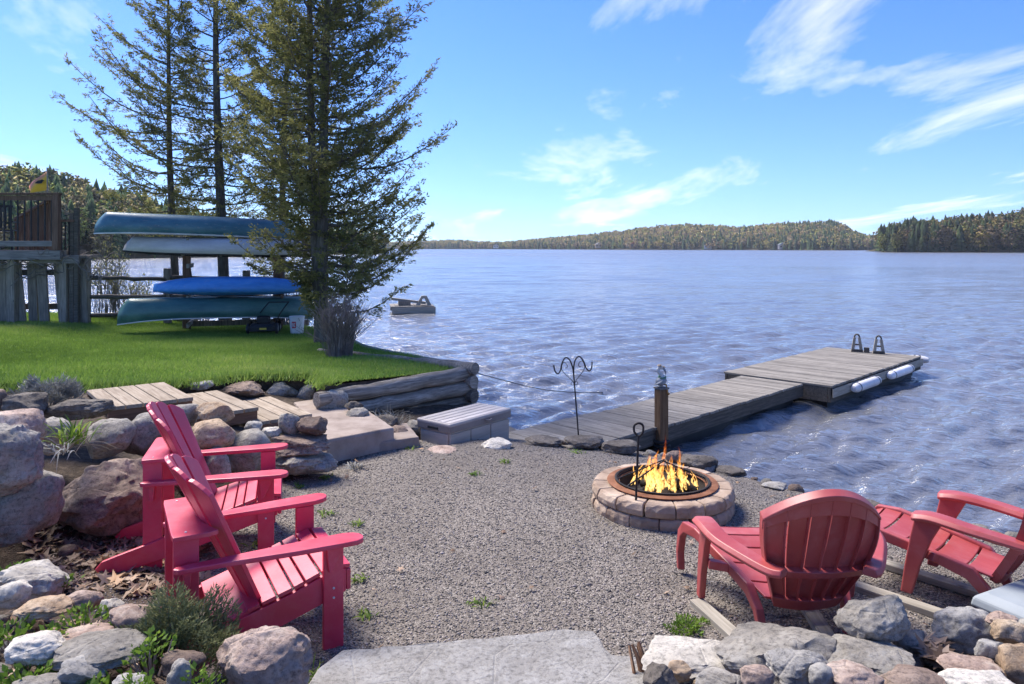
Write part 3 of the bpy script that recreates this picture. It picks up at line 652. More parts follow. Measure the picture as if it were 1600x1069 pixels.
# ------------------------------------------------------------------ shepherd hooks
b = gp(905, 684, -.1); b.z = gz(b.x, b.y)
t = thing('garden_hook', 'tall black double shepherd hook with scrolls planted at the gravel edge by the dock', 'hook', (b.x, b.y, b.z), R(4), rot=(0, R(-4.5), R(4)))
hh = 1.08
MB().tube([(0,0,-.15), (0,0,hh*.5), (0,0,hh*.87)], [.009,.009,.008], 8).build('pole', MAT['iron'], t, smooth=60)
for s in (-1, 1):
    MB().tube(bez([(0,0,hh*.72), (s*.006,0,hh*.86), (s*.035,0,hh*.955), (s*.085,0,hh*.985), (s*.13,0,hh*.93), (s*.16,0,hh*.845), (s*.195,0,hh*.815), (s*.225,0,hh*.85), (s*.235,0,hh*.915)], 6), .0085, 7).build('hook_arm', MAT['iron'], t, smooth=60)
    MB().tube(bez([(0,0,hh*.68), (s*.03,0,hh*.73), (s*.1,0,hh*.8), (s*.14,0,hh*.86), (s*.12,0,hh*.93), (s*.08,0,hh*.92), (s*.07,0,hh*.88), (s*.095,0,hh*.87)], 6), .0045, 6).build('scroll', MAT['iron'], t, smooth=60)
    MB().tube([(s*.022+.02*math.cos(a), 0, hh*.69+.02*math.sin(a)) for a in np.linspace(0, 6.283, 11)], .004, 6).build('scroll', MAT['iron'], t, smooth=60)
b = gp(992, 824, 0); b.z = gz(b.x, b.y)
t = thing('fire_poker', 'black iron poker rod with a loop handle standing against the fire ring', 'poker', (b.x, b.y, b.z), rot=(R(-2.5), R(2.8), 0))
MB().tube(bez([(0,0,-.1), (0,0,.3), (0,0,.66), (.012,0,.70), (.034,0,.735), (.03,0,.785), (-.004,0,.80), (-.036,0,.78), (-.036,0,.735), (-.012,0,.705)], 6), .009, 8).build('rod', MAT['iron'], t, smooth=60)
# ------------------------------------------------------------------ fire ring
FC = V((1.27, 6.23, 0)); FZ = gz(FC.x, FC.y); RO, RI, HB = .585, .40, .104
t = thing('fire_pit', 'round fire pit of two courses of tan tumbled blocks with a steel bowl', 'fire pit', (FC.x, FC.y, FZ), 0)
def block_mesh(nb, seed):
    r = random.Random(seed); a = 2*math.pi/nb; g = .006; m = MB(); rings = []
    for fr in np.linspace(-.5, .5, 6):
        th = fr*(a-2*g/RO); ring = []
        for rr, zz in ((RI, 0), (RO-.012, 0), (RO, .014), (RO+.004, HB*.5), (RO-.003, HB-.016), (RO-.02, HB), (RI, HB)):
            e = .0 if zz in (0,) or rr == RI else r.uniform(-.008, .007); ring.append(V(((rr+e)*math.cos(th), (rr+e)*math.sin(th), zz+(r.uniform(-.004, .002) if zz > .05 else 0))))
        rings.append(ring)
    return m.loft(rings).mesh('block')
NBLK = 15; bms = [block_mesh(NBLK, k) for k in range(4)]
for c in range(2):
    for k in range(NBLK):
        o = link('block', bms[rnd.randrange(4)], MAT['fire_brick'], t, (rnd.uniform(-.004, .004), rnd.uniform(-.004, .004), c*(HB+.004)-.012), (0, 0, (k+.5*c+.2)*2*math.pi/NBLK+rnd.uniform(-.01, .01)))
        bev(o, .007, 2)
ht = 2*HB-.008
MB().lathe([(.355, ht+.004), (.455, ht+.006), (.462, ht+.014), (.45, ht+.018), (.37, ht+.022)], 48).build('rust_ring', MAT['rust'], t, smooth=60)
MB().lathe([(.395, ht+.018), (.398, ht+.034), (.385, ht+.038), (.375, ht+.03), (.365, ht-.03), (.33, ht-.1), (.25, ht-.15), (.0, ht-.165)], 48).build('fire_bowl', MAT['soot'], t, smooth=60)
MB().lathe([(.34, ht-.09), (.25, ht-.1), (.12, ht-.085), (.0, ht-.08)], 24).build('ash_bed', MAT['char'], t, smooth=60)
g = thing('fire_grate', 'bent dark steel rods peaked over the flames of the fire pit', 'grate', (FC.x, FC.y, FZ+ht+.03), R(15))
MB().tube([(-.36, -.1, 0), (-.02, -.06, .17), (.36, -.08, 0)], .007, 6).build('rod', MAT['iron'], g)
MB().tube([(-.36, .1, 0), (.0, -.04, .175), (.22, .31, 0)], .006, 6).build('rod', MAT['iron'], g)
# logs and flames
for k, (a, x, y, z, tl) in enumerate([(20, -.03, .02, .0, 6), (75, .05, .0, .05, -12), (130, .0, .06, .07, 14), (165, .02, -.08, .02, -5), (-40, .12, .05, .08, 9)]):
    l = thing('firewood', ['charred split log lying flat under the flames', 'charred log leaning across the fire', 'burnt log with ash crossing the flames', 'short charred log at the front of the fire', 'blackened log on top of the burning pile'][k], 'log', (FC.x+x, FC.y+y, FZ+ht-.1+z), rot=(0, R(tl), R(a)), group='logs burning in the fire pit')
    MB().tube([(-.2,0,0), (-.1,.01,.008), (.03,-.005,0), (.2,.006,.004)], [.038,.046,.043,.036], 9).build('log', MAT['char'], l, smooth=50)
def flamemat():
    t = NT('flame'); tc = t.n('ShaderNodeTexCoord'); sp = t.n('ShaderNodeSeparateXYZ', Vector=tc.outputs['Object'])
    n = t.noise(t.coord((13,13,4.5), False), 2.6, 6, .62, 1.6)
    h = t.math('ADD', t.math('MULTIPLY', sp.outputs[2], 2.2), t.math('MULTIPLY', t.math('SUBTRACT', .5, n), 2.0))
    c = t.ramp(h, [(0, (1,.62,.2)), (.22, (1,.5,.12)), (.5, (1,.3,.04)), (.85, (.8,.12,.015))])
    e = t.n('ShaderNodeEmission', Color=c, Strength=t.math('ADD', .5, t.math('MULTIPLY', t.math('SUBTRACT', 1.0, h, clamp=True), .9)))
    tr = t.n('ShaderNodeBsdfTransparent'); mx = t.n('ShaderNodeMixShader'); lw = t.n('ShaderNodeLayerWeight', Blend=.5)
    core = t.math('POWER', t.math('SUBTRACT', 1.0, lw.outputs['Facing'], clamp=True), 1.6)       # thin gas: clear at the rim of each tongue
    f = t.math('MULTIPLY', core, t.ramp(n, [(.42, (0,0,0)), (.62, (1,1,1))]))
    f = t.math('MULTIPLY', f, t.math('SUBTRACT', 1.2, t.math('MULTIPLY', sp.outputs[2], 2.2), clamp=True))
    t.set(mx.inputs[0], t.math('MULTIPLY', f, .9, clamp=True)); t.t.links.new(tr.outputs[0], mx.inputs[1]); t.t.links.new(e.outputs[0], mx.inputs[2]); t.t.links.new(mx.outputs[0], t.out.inputs[0])
    MAT['flame'] = t.m
flamemat()
fl = thing('flames', 'orange and yellow flames leaping from the logs in the fire pit', 'fire', (FC.x+.01, FC.y, FZ+ht-.06), 0)
rf = random.Random(5)
for k in range(66):
    big = k < 14; a = rf.uniform(0, 6.283); q = (.2 if big else .29)*rf.random()**.6; tall = rf.random()
    H = (.2+.24*tall)*(1.1-1.6*q) if big else (.05+.2*tall**1.5)*(1.1-1.2*q)+.03
    w0 = rf.uniform(.038, .06) if big else rf.uniform(.012, .028)
    x, y = q*math.cos(a), q*math.sin(a)*.85; pts, rs = [], []
    ph = rf.uniform(0, 6.28); sw = rf.uniform(.01, .035); fr = rf.uniform(4, 8); z0 = rf.uniform(-.01, .04)
    for i in range(15):
        u = i/14; pts.append((x*(1-.2*u)+sw*math.sin(ph+fr*u)*u**.8, y*(1-.2*u)+sw*math.cos(ph+fr*.8*u)*u, z0+H*u))
        rs.append(w0*(.5+1.5*u**.6*(1-u))*(1-u)**.5*(1+.22*math.sin(ph*3+fr*2.3*u)+.12*math.sin(ph+fr*5*u))+.0006)
    MB().tube(pts, rs, 10, cap=False, sq=.6).build('flame_tongue', MAT['flame'], fl, smooth=180)
# ------------------------------------------------------------------ storage box
bx = V((BOX_O[0], BOX_O[1], -.315)); ba = math.atan2(BOX_U[1], BOX_U[0])
t = thing('storage_box', 'beige plastic storage box with a darker lid on the shore below the log wall', 'storage box', bx, ba)
L_, D_, H_ = 1.06, .5, .53
MB().box((L_/2, D_/2, H_*.4), (L_-.03, D_-.03, H_*.8)).build('body', MAT['box_panel'], t, bevel=.008)
for k in range(3):
    MB().box((L_*(k+.5)/3, .009, H_*.39), (L_/3-.014, .022, H_*.74)).build('front_panel', MAT['box_panel'], t, bevel=.006)
for k in range(1): 
    for x in (.009, L_-.009): MB().box((x, D_/2, H_*.39), (.022, D_-.06, H_*.74)).build('side_panel', MAT['box_panel'], t, bevel=.006)
MB().box((L_/2, D_/2, H_*.87), (L_+.03, D_+.035, H_*.15)).build('lid', MAT['box_lid'], t, bevel=.01)
lid = MB().box((L_/2, D_/2, H_*.96), (L_+.034, D_+.04, .04)).build('lid_top', MAT['box_top'], t, bevel=.014)
for k in range(5): MB().box((L_/2, D_*(k+.5)/5, H_*.96+.021), (L_-.03, D_/5-.02, .008)).build('lid_slat', MAT['box_top'], lid, bevel=.003)
hd = MB().tube(bez([(L_*.55, -.022, H_*.9), (L_*.56, -.05, H_*.89), (L_*.62, -.052, H_*.89), (L_*.63, -.022, H_*.9)], 4), .011, 6).build('handle', MAT['box_lid'], t, smooth=60)
MB().box((L_*.0-.02, D_/2, H_*.86), (.012, .16, .025)).build('handle', MAT['black_plastic'], t)
# grey lid at the rock pile
c = gp(1519, 926, .27)
t = thing('utility_box', 'pale grey plastic box lid standing among the rocks beside the low plastic chair', 'box', (c.x, c.y, 0), R(-63))
MB().box((.5, .3, .12), (.94, .56, .28)).build('body', MAT['grey_lid'], t, bevel=.015)
lidp = [V((x, y, z)) for x, y, z in ((0,0,.2),(1,0,.2),(1,.62,.2),(0,.62,.2))]
m = MB(); m.loft([[V((-.01,-.01,.2)), V((1.01,-.01,.2)), V((1.01,.63,.2)), V((-.01,.63,.2))], [V((0,0,.25)), V((1,0,.25)), V((1,.62,.25)), V((0,.62,.25))], [V((.05,.05,.28)), V((.95,.05,.28)), V((.95,.57,.28)), V((.05,.57,.28))]])
m.build('lid', MAT['grey_lid'], t, bevel=.012)
# ------------------------------------------------------------------ cable from the log wall
tag(MB().tube(bez([(-.62, 10.62, .42), (-.2, 11.2, .2), (.5, 12.2, -.15), (1.2, 13.3, -.42), (1.8, 14.4, -.63)], 8), .0065, 6).build('mooring_cable', MAT['rope'], smooth=60), 'thin dark cable sagging from the log wall into the lake', 'cable')
# ------------------------------------------------------------------ red wooden chairs
def red_chair(label, loc, ang):
    t = thing('adirondack_chair', label, 'chair', loc, ang, 'red wooden chairs by the boulder wall'); M_ = MAT['red_paint']
    scr = MAT['fender_white']
    for s in (-1, 1):
        MB().box((0, s*.31, .265), (.105, .03, .55)).build('leg', M_, t, bevel=.004)
        MB().box((-.70, s*.262, .335), (.115, .03, .69)).build('leg', M_, t, bevel=.004)
        # side rail from the front apron down to the ground behind
        poly = [(.075,.385),(.075,.265),(.0,.24),(-.45,.1),(-.86,-.005),(-1.0,-.005),(-1.03,.03),(-.99,.075),(-.9,.105),(-.7,.165),(-.5,.235),(-.38,.265),(-.2,.315),(-.02,.378)]
        MB().prism(poly, s*.292-.014-(.012*s), s*.292+.014-(.012*s)).build('side_rail', M_, t, bevel=.004)
        arm = [(.135,-.02),(.145,.02),(.135,.055),(.1,.075),(.03,.075),(-.2,.062),(-.45,.035),(-.62,.02),(-.74,.015),(-.765,-.005),(-.755,-.03),(-.7,-.04),(-.45,-.05),(-.1,-.062),(.06,-.062),(.11,-.045)]
        MB().slab([(x, s*(.345+y)) for x, y in arm], .545, .572).build('armrest', M_, t, bevel=.006)
        MB().prism([(-.045,.545),(.05,.545),(.02,.47),(-.015,.4),(-.03,.4)], s*.325, s*.352).build('arm_bracket', M_, t, bevel=.003)
        MB().prism([(-.02,.545),(.02,.545),(.012,.44),(-.012,.44)], s*.277, s*.32, Matrix.Translation((-.70,0,0))).build('arm_bracket', M_, t, bevel=.003)
        for x, z in ((.0, .31), (.0, .26)): MB().lathe([(0,0),(.006,0),(.006,.004),(0,.005)], 8).build('screw', scr, t, (x, s*.3255, z), (R(-90*s), 0, 0))
        MB().lathe([(0,0),(.006,0),(.006,.004),(0,.005)], 8).build('screw', scr, t, (-.7, s*.2755, .52), (R(-90*s), 0, 0))
    MB().box((.088, 0, .325), (.024, .59, .11)).build('front_apron', M_, t, bevel=.004)
    # seat slats following the rails
    top = [(.1,.39),(.02,.4),(-.06,.379),(-.14,.351),(-.2,.331),(-.28,.309),(-.36,.287),(-.43,.266)]
    for k in range(7):
        a, b = V((top[k][0], 0, top[k][1])), V((top[k+1][0], 0, top[k+1][1])); d = (b-a).normalized()
        MB().beam(a+d*.004+V((0,0,.004)), b-d*.007+V((0,0,.004)), .585, .021).build('seat_slat', M_, t, bevel=.003)
    # fan back, hollowed like a barrel
    base = V((-.375, 0, .205)); up = V((-.44, 0, .9)).normalized(); nrm = V((.9, 0, .44)).normalized(); nb = 6
    for k in range(nb):
        i = k-(nb-1)/2; yb = i*.078; yt = i*.108; wb, wt = .07, .099; bow = 1.05
        def pt(l, y, h, yc):
            sl = 2*bow*yc*.9; return base+up*l+V((0, y, 0))+nrm*(bow*yc*yc+sl*(y-yc)+h)-V((0, sl*h*.8, 0))
        edge = [(.9-1.75*(yt-wt/2+wt*j/4)**2-.012*abs(j/2-1)**3, yt-wt/2+wt*j/4) for j in range(5)]
        poly = [(-.02, yb-wb/2)]+edge+[(-.02, yb+wb/2)]; n2 = len(poly)
        vs = [pt(p[0], p[1], h, yb if p[0] < 0 else yt) for h in (-.011, .011) for p in poly]
        fs = [tuple(range(n2)), tuple(range(2*n2-1, n2-1, -1))]+[(j, j+n2, (j+1) % n2+n2, (j+1) % n2) for j in range(n2)]
        MB().add(vs, fs).build('back_slat', M_, t, bevel=.004)
    # brace on the rear posts, hollowed to hug the back
    arc = [(-.628+.9*y*y, y) for y in np.linspace(-.285, .285, 11)]
    MB().slab(arc+[(-.60, .30), (-.76, .30), (-.765, .25), (-.765, -.25), (-.76, -.30), (-.60, -.30)], .68, .705).build('back_brace', M_, t, bevel=.004)
    for y in (-.25, .25): MB().lathe([(0,0),(.006,0),(.006,.004),(0,.005)], 8).build('screw', scr, t, (-.7, y, .704))
    MB().beam((-.405, 0, .262), (-.575, 0, .213), .56, .024).build('lower_brace', M_, t, bevel=.004)
    t.scale = (1.06,)*3
    return t
red_chair('red wooden Adirondack chair, the one beside the pink-banded boulder and juniper', (-1.15, 4.36, gz(-1.15, 4.36)+.005), R(29))
red_chair('red wooden Adirondack chair, the one set closer to the boulder wall and steps', (-1.85, 5.56, gz(-1.85, 5.56)+.005), R(17))

# ------------------------------------------------------------------ faded red plastic chairs
def plastic_chair(label, loc, ang, wf, wr, seat_w, back_w=.29):
    t = thing('plastic_chair', label, 'chair', loc, ang, 'faded red plastic chairs by the lake'); M_ = MAT['red_plastic']
    # centre line of the seat, front to back
    prof = [(.62,.25),(.6,.31),(.54,.335),(.42,.33),(.28,.305),(.12,.27),(-.05,.235),(-.2,.21)]
    def hw(x): return seat_w[0]+(seat_w[1]-seat_w[0])*((.62-x)/.82)
    for k in range(len(prof)-1):
        (x0, z0), (x1, z1) = prof[k], prof[k+1]; sub = 1 if k < 2 else 1
        a, b = V((x0, 0, z0)), V((x1, 0, z1)); d = (b-a).normalized(); n = V((-d.z, 0, d.x)); n = n if n.z > 0 else -n
        a2 = a+d*.007; b2 = b-d*.007; w0, w1 = hw(a2.x)-.03, hw(b2.x)-.03; rings = []
        for y in np.linspace(-1, 1, 7):
            dip = -.018*(1-y*y)
            rings.append([V((p.x, y*w, p.z+dip+h)) for p, w, h in ((a2, w0, 0), (b2, w1, 0), (b2, w1, -.014), (a2, w0, -.014))])
        MB().loft(rings).build('seat_slat', M_, t, bevel=.004)
    for s in (-1, 1):
        # side rail of the seat, curling down into the front foot
        path = [(.645, .0), (.655,.12), (.63,.25), (.58,.305), (.45,.315), (.28,.285), (.1,.25), (-.08,.205), (-.16,.12), (-.2, 0)]
        wid = [.028,.032,.04,.045,.042,.04,.04,.05,.042,.032]; outer, inner = [], []
        pts = [V((x, 0, z)) for x, z in path]
        for i, p in enumerate(pts):
            d = (pts[min(i+1, len(pts)-1)]-pts[max(i-1, 0)]).normalized(); n = V((-d.z, 0, d.x))
            outer.append(p+n*wid[i]*.8); inner.append(p-n*wid[i]*.8)
        rings = []
        for i in range(len(pts)):
            y0 = s*(hw(pts[i].x)-.035); y1 = s*(hw(pts[i].x)+.012)
            rings.append([V((outer[i].x, y0, max(0, outer[i].z))), V((outer[i].x, y1, max(0, outer[i].z))), V((inner[i].x, y1, max(0, inner[i].z))), V((inner[i].x, y0, max(0, inner[i].z)))])
        MB().loft(rings).build('side_rail', M_, t, bevel=.008)
        # arm post, broad at the top
        yl = s*(wf-.03); rings = [[V((x0, yl-s*.02, z)), V((x0, yl+s*(.02), z)), V((x1, yl+s*(.02), z)), V((x1, yl-s*.02, z))] for x0, x1, z in ((.22,.285,0),(.175,.26,.18),(.11,.23,.36),(.04,.2,.5))]
        MB().loft(rings).build('leg', M_, t, bevel=.008)
        MB().beam((.12, s*(wf-.04), .262), (.1, s*(hw(.1)-.0), .25), .05, .05).build('leg_brace', M_, t, bevel=.005)
        # arm rest sweeping back to the backrest
        pa = bez([(.215, s*(wf-.03), .5), (.1, s*(wf-.025), .515), (-.1, s*(wf*.75+wr*.25), .5), (-.3, s*(wf*.3+wr*.7), .478), (-.42, s*wr*.98, .465), (-.47, s*wr*.82, .47)], 5)
        rings = []
        for i, p in enumerate(pa):
            u = i/(len(pa)-1); w_ = .07*(1-.45*u**2); 
            if i == 0: w_ *= .72
            d = (pa[min(i+1, len(pa)-1)]-pa[max(i-1, 0)]).normalized(); sd_ = V((-d.y, d.x, 0)).normalized()
            rings.append([p+sd_*w_+V((0,0,-.012)), p+sd_*w_*.7+V((0,0,.012)), p-sd_*w_*.7+V((0,0,.012)), p-sd_*w_+V((0,0,-.012)), p-sd_*w_*.85+V((0,0,-.03)), p+sd_*w_*.85+V((0,0,-.03))])
        MB().loft(rings).build('armrest', M_, t, smooth=50, bevel=.004)
    # back: six curved slats with ribs between, arched top
    b0 = V((-.215, 0, .18)); up = V((-.42, 0, .91)).normalized(); nrm = V((.91, 0, .42)).normalized(); HBk = .79
    def bp(u, y, h=0.0):                   # u 0..1 up the back, y -1..1 across
        Wd = back_w*(.6+.42*math.sin(min(1, u*1.2)*1.5708)); curve = .075*(y*y)*(.4+.6*u)+.05*math.sin(u*3.1416)*-.6
        top = 1-.26*y*y*u
        return b0+up*(HBk*u*top)+V((0, y*Wd, 0))+nrm*(curve+h)
    us = np.linspace(0, 1, 13); ns = 6
    for k in range(ns):
        y0 = -1+2*k/ns+.03; y1 = -1+2*(k+1)/ns-.035; rings = []
        for u in us: rings.append([bp(u, y0, .008), bp(u, (y0+y1)/2, .012), bp(u, y1, .008), bp(u, y1, -.006), bp(u, (y0+y1)/2, -.003), bp(u, y0, -.006)])
        MB().loft(rings).build('back_slat', M_, t, smooth=50)
    for k in range(ns+1):
        y = -1+2*k/ns; rings = []; q = .016 if 0 < k < ns else .03; y += .022 if 0 < k < ns else 0; lo, hi = (-.03, .0) if 0 < k < ns else (-.034, .012)
        rr = us if k in (0, ns) else us
        for u in rr:
            gapped = 0 < k < ns and (.32 < u < .36)
            rings.append([bp(u, y-q, hi), bp(u, y+q, hi), bp(u, y+q*.4, lo), bp(u, y-q*.4, lo)])
        MB().loft(rings).build('back_rib', M_, t, smooth=40)
    yy_ = np.linspace(-1.03, 1.03, 17)
    def band(u0, u1, h0, h1, nm):
        rings = [[bp(u0, y, h1), bp(u1, y, h1), bp(u1, y, h0), bp(u0, y, h0)] for y in yy_]; MB().loft(rings).build(nm, M_, t, smooth=40, bevel=.003)
    band(.865, 1.012, -.028, -.002, 'top_band'); band(.335, .395, -.042, -.002, 'cross_band'); band(-.03, .075, -.03, .01, 'bottom_band')
    band(.985, 1.025, -.038, .016, 'top_rim')
    return t
zc = .045
c1 = plastic_chair('faded red plastic lounge chair with a tall fan back turned to the rocks', (1.63, 4.3, zc), R(91), .49, .275, (.49, .25), .30)
c2 = plastic_chair('faded red plastic chair with its seat turned to the fire pit beside the grey box', (2.84, 4.62, zc), R(135), .30, .27, (.25, .22), .27)
def rail(a, b, label):
    a = V(a); b = V(b); d = b-a; t = thing('lumber_rail', label, 'board', ((a+b)/2).to_tuple()[:2]+(zc/2+.003,), math.atan2(d.y, d.x), 'boards laid under the plastic chairs')
    l = d.length; o = MB().box((0,0,0), (l, .088, .042)).build('board', MAT['lumber'], t, bevel=.004)
rail((1.13, 4.52, 0), (1.30, 3.92, 0), 'weathered board under the arm post of the fan-backed plastic chair')
rail((1.80, 4.6, 0), (1.74, 3.9, 0), 'weathered board under the middle of the fan-backed plastic chair')
rail((2.2, 4.74, 0), (2.72, 4.16, 0), 'weathered board under the low plastic chair, on its rock pile side')
rail((2.5, 5.13, 0), (3.05, 4.5, 0), 'weathered board under the low plastic chair, on its lake side')
# ------------------------------------------------------------------ boulders
ICO = {}
def ico(n):
    if n not in ICO:
        bm = bmesh.new(); bmesh.ops.create_icosphere(bm, subdivisions=n, radius=1); bm.verts.index_update()
        ICO[n] = (np.array([v.co[:] for v in bm.verts]), np.array([[v.index for v in f.verts] for f in bm.faces])); bm.free()
    return ICO[n]
def rock_mesh(a, b, c, seed, ang=.5, sub=4, rough=1.0):
    r = np.random.RandomState(seed); v, f = ico(sub); v = v.copy()
    p = 2.0+1.1*ang; v /= (np.abs(v)**p).sum(1)[:, None]**(1/p)      # boxier for angular rocks
    A = Matrix.Rotation(r.rand()*6.28, 3, 'Z') @ Matrix.Rotation(r.normal(0, .2), 3, 'X'); v = v @ np.array(A).T
    for k in range(int(3+ang*9)):                                     # broken flats
        n = r.normal(size=3); n /= np.linalg.norm(n); d = .74+.24*r.rand()*(1.3-ang); h = v @ n-d
        v -= np.where(h > 0, h*(.75+.2*ang), 0)[:, None]*n
    s1, s2, s3 = r.rand(3)*50; rad = np.linalg.norm(v, axis=1)
    off = np.array([.15*noise.noise(V(q)*1.3+V((s1,s2,s3)))+.09*noise.noise(V(q)*3.1+V((s3,s1,s2)))+(.02+.05*ang)*noise.noise(V(q)*7+V((s2,s3,s1)))+.02*noise.noise(V(q)*15+V((s2,s1,s3))) for q in v])
    v *= (1+off*rough)[:, None]; lo, hi = v.min(0), v.max(0); v = (v-(lo+hi)/2)/((hi-lo)/2)
    me = np_mesh('rock', v*np.array([a, b, c]), f); smooth_me(me, 180 if ang < .45 else 38); return me
seed_ = [100]
def rock(bb, d, mat, label, ang=.4, name='boulder', depth=.85, group=None, tilt=0, hk=1.0, cat='boulder', sub=4):
    x0, y0, x1, y1 = bb; cx, cy = (x0+x1)/2, (y0+y1)/2; c = dp(cx, cy, d); k = d/FPX
    a, hgt = (x1-x0)/2*k, (y1-y0)/2*k; b = a*depth
    # the picture height shows the front and some of the top: solve for the half height
    el = (cy-HY)/FPX; cc = math.sqrt(max((hgt*.45)**2, hgt**2-(b*el)**2))*hk
    seed_[0] += 1; ca, sa = abs(math.cos(tilt)), abs(math.sin(tilt))
    me = rock_mesh(a, b, cc, seed_[0], min(1, ang*1.35+.08), 5 if (x1-x0) > 85 else sub)
    o = link(name, me, MAT[mat], None, c, (0, tilt, 0)); return tag(o, label, cat, group)
GW = 'boulders of the retaining wall'
for bb, d, m, ang, lab in [
    ((-45,662,58,776), 4.75, 'rock_grey', .5, 'grey boulder with a pale weathered top, resting on the biggest wall boulder'),
    ((-70,700,97,858), 5.0, 'rock_grey', .3, 'biggest rounded grey-brown boulder at the foot of the wall'),
    ((90,712,258,834), 5.75, 'rock_brown', .7, 'broad angular brown boulder behind the red chairs, at leaf litter level'),
    ((-12,640,66,698), 5.6, 'rock_pink', .45, 'pinkish brown boulder of the wall above the pale-topped grey one'),
    ((56,652,117,714), 5.95, 'rock_grey', .25, 'round grey boulder of the wall beside the lily clump'),
    ((132,655,209,716), 6.15, 'rock_grey', .35, 'light grey boulder of the wall just past the lily clump'),
    ((190,645,264,714), 6.4, 'rock_grey', .3, 'large grey wall boulder behind the far red chair back'),
    ((8,612,76,650), 6.4, 'rock_dark', .7, 'dark angular stone under the lavender mound'),
    ((64,618,180,658), 6.6, 'rock_dark', .7, 'long flat dark slab stone between the lavender and the plank steps'),
    ((-18,608,14,644), 6.4, 'rock_brown', .4, 'small brown stone beside the lavender mound'),
    ((258,629,314,668), 6.9, 'rock_grey', .35, 'grey stone with curved banding beside the plank steps'),
    ((306,627,366,664), 6.8, 'rock_tan', .3, 'rounded brownish grey stone on top of the wall against the plank steps'),
    ((298,655,370,700), 6.55, 'rock_tan', .3, 'rounded tan boulder with a dark end behind the far red chair'),
    ((348,670,426,747), 6.75, 'rock_grey', .4, 'grey boulder behind the arm of the far red chair'),
    ((312,697,360,758), 6.4, 'rock_grey', .3, 'grey boulder seen between the seat and arm of the far red chair'),
    ((250,700,320,770), 6.3, 'rock_brown', .5, 'brown boulder hidden behind the far red chair back'),
    ((383,658,410,680), 7.15, 'rock_blue', .2, 'small round blue-grey stone under the plank steps'),
    ((407,666,440,688), 7.15, 'rock_pale', .4, 'small pale wedge stone below the upright grey stone'),
    ((435,644,470,682), 7.2, 'rock_grey', .35, 'upright grey stone on the wall beside the concrete slab'),
    ((462,650,513,685), 7.2, 'rock_brown', .5, 'blunt brown stone lying beside the upright grey stone'),
    ((423,677,518,712), 7.1, 'rock_brown', .8, 'flat angular brown stone lying on the long grey stone'),
    ((415,702,527,746), 7.05, 'rock_grey', .55, 'long flat grey stone at gravel level next to the concrete slab')]:
    rock(bb, d, m, lab, ang, group=GW, depth=.75 if (bb[2]-bb[0]) > 2.2*(bb[3]-bb[1]) else .9)
GL = 'stones edging the lawn'
for bb, d, m, ang, lab in [
    ((343,597,412,624), 9.4, 'rock_brown', .7, 'pinkish brown edging stone of the lawn behind the middle plank step'),
    ((408,595,468,630), 9.75, 'rock_grey', .6, 'large flat grey edging stone of the lawn behind the lowest plank step'),
    ((464,600,495,632), 9.7, 'rock_grey', .5, 'upright grey edging stone of the lawn at the back of the concrete slab'),
    ((493,607,545,646), 9.05, 'rock_grey', .6, 'sloping grey edging stone where the log wall begins'),
    ((296,594,334,610), 9.2, 'rock_blue', .5, 'small grey edging stone behind the upper plank step'),
    ((538,626,568,645), 8.75, 'rock_dark', .6, 'small block stone under the end of the top log'),
    ((540,636,577,662), 8.6, 'rock_grey', .6, 'grey block stone beside the concrete slab below the logs'),
    ((575,648,624,676), 8.65, 'rock_dark', .5, 'dark stone in the dry grass below the log wall'),
    ((626,656,668,682), 8.75, 'rock_grey', .4, 'rounded grey stone between the log wall and the storage box'),
    ((600,664,640,690), 8.4, 'rock_brown', .5, 'brown stone beside the low concrete step')]:
    rock(bb, d, m, lab, ang, group=GL)
GS = 'stones along the shore'
for bb, d, m, ang, lab in [
    ((628,697,668,716), 8.1, 'rock_pink', .4, 'small pink stone at the corner of the low concrete step'),
    ((652,696,724,722), 8.0, 'rock_pink', .25, 'flat rounded pink stone in front of the storage box'),
    ((750,684,800,708), 8.2, 'rock_pale', .5, 'pale lichen-covered stone at the outer corner of the storage box'),
    ((820,680,880,700), 8.75, 'rock_dark', .5, 'mossy dark stone under the shore end of the ramp'),
    ((880,678,945,700), 8.65, 'rock_dark', .5, 'flat mossy stone behind the double shepherd hook'),
    ((940,686,1000,712), 8.4, 'rock_dark', .5, 'dark stone under the corner of the ramp'),
    ((1062,708,1122,738), 7.95, 'rock_dark', .5, 'dark shore stone with a pale vein just behind the fire pit'),
    ((1040,704,1068,724), 8.1, 'rock_brown', .5, 'small brown shore stone beside the dark veined one'),
    ((1118,728,1168,748), 7.75, 'rock_dark', .6, 'low wet shore stone on the lake side of the fire pit'),
    ((1190,752,1232,766), 7.3, 'rock_grey', .5, 'low grey shore stone between the fire pit and the fan-backed chair'),
    ((1266,764,1304,784), 6.9, 'rock_grey', .4, 'grey shore stone just above the top of the fan-backed chair'),
    ((1338,781,1380,806), 6.6, 'rock_dark', .4, 'dark rounded shore stone behind the fan-backed chair'),
    ((1392,798,1440,816), 6.45, 'rock_grey', .5, 'low grey shore stone between the two plastic chairs'),
    ((1452,808,1520,836), 6.25, 'rock_dark', .5, 'dark wet shore stone seen through the arms of the low plastic chair'),
    ((1540,836,1612,866), 5.95, 'rock_dark', .5, 'dark shore stone past the arms of the low plastic chair')]:
    rock(bb, d, m, lab, ang, group=GS, name='shore_stone', cat='stone')
GF = 'stones of the planted bank'
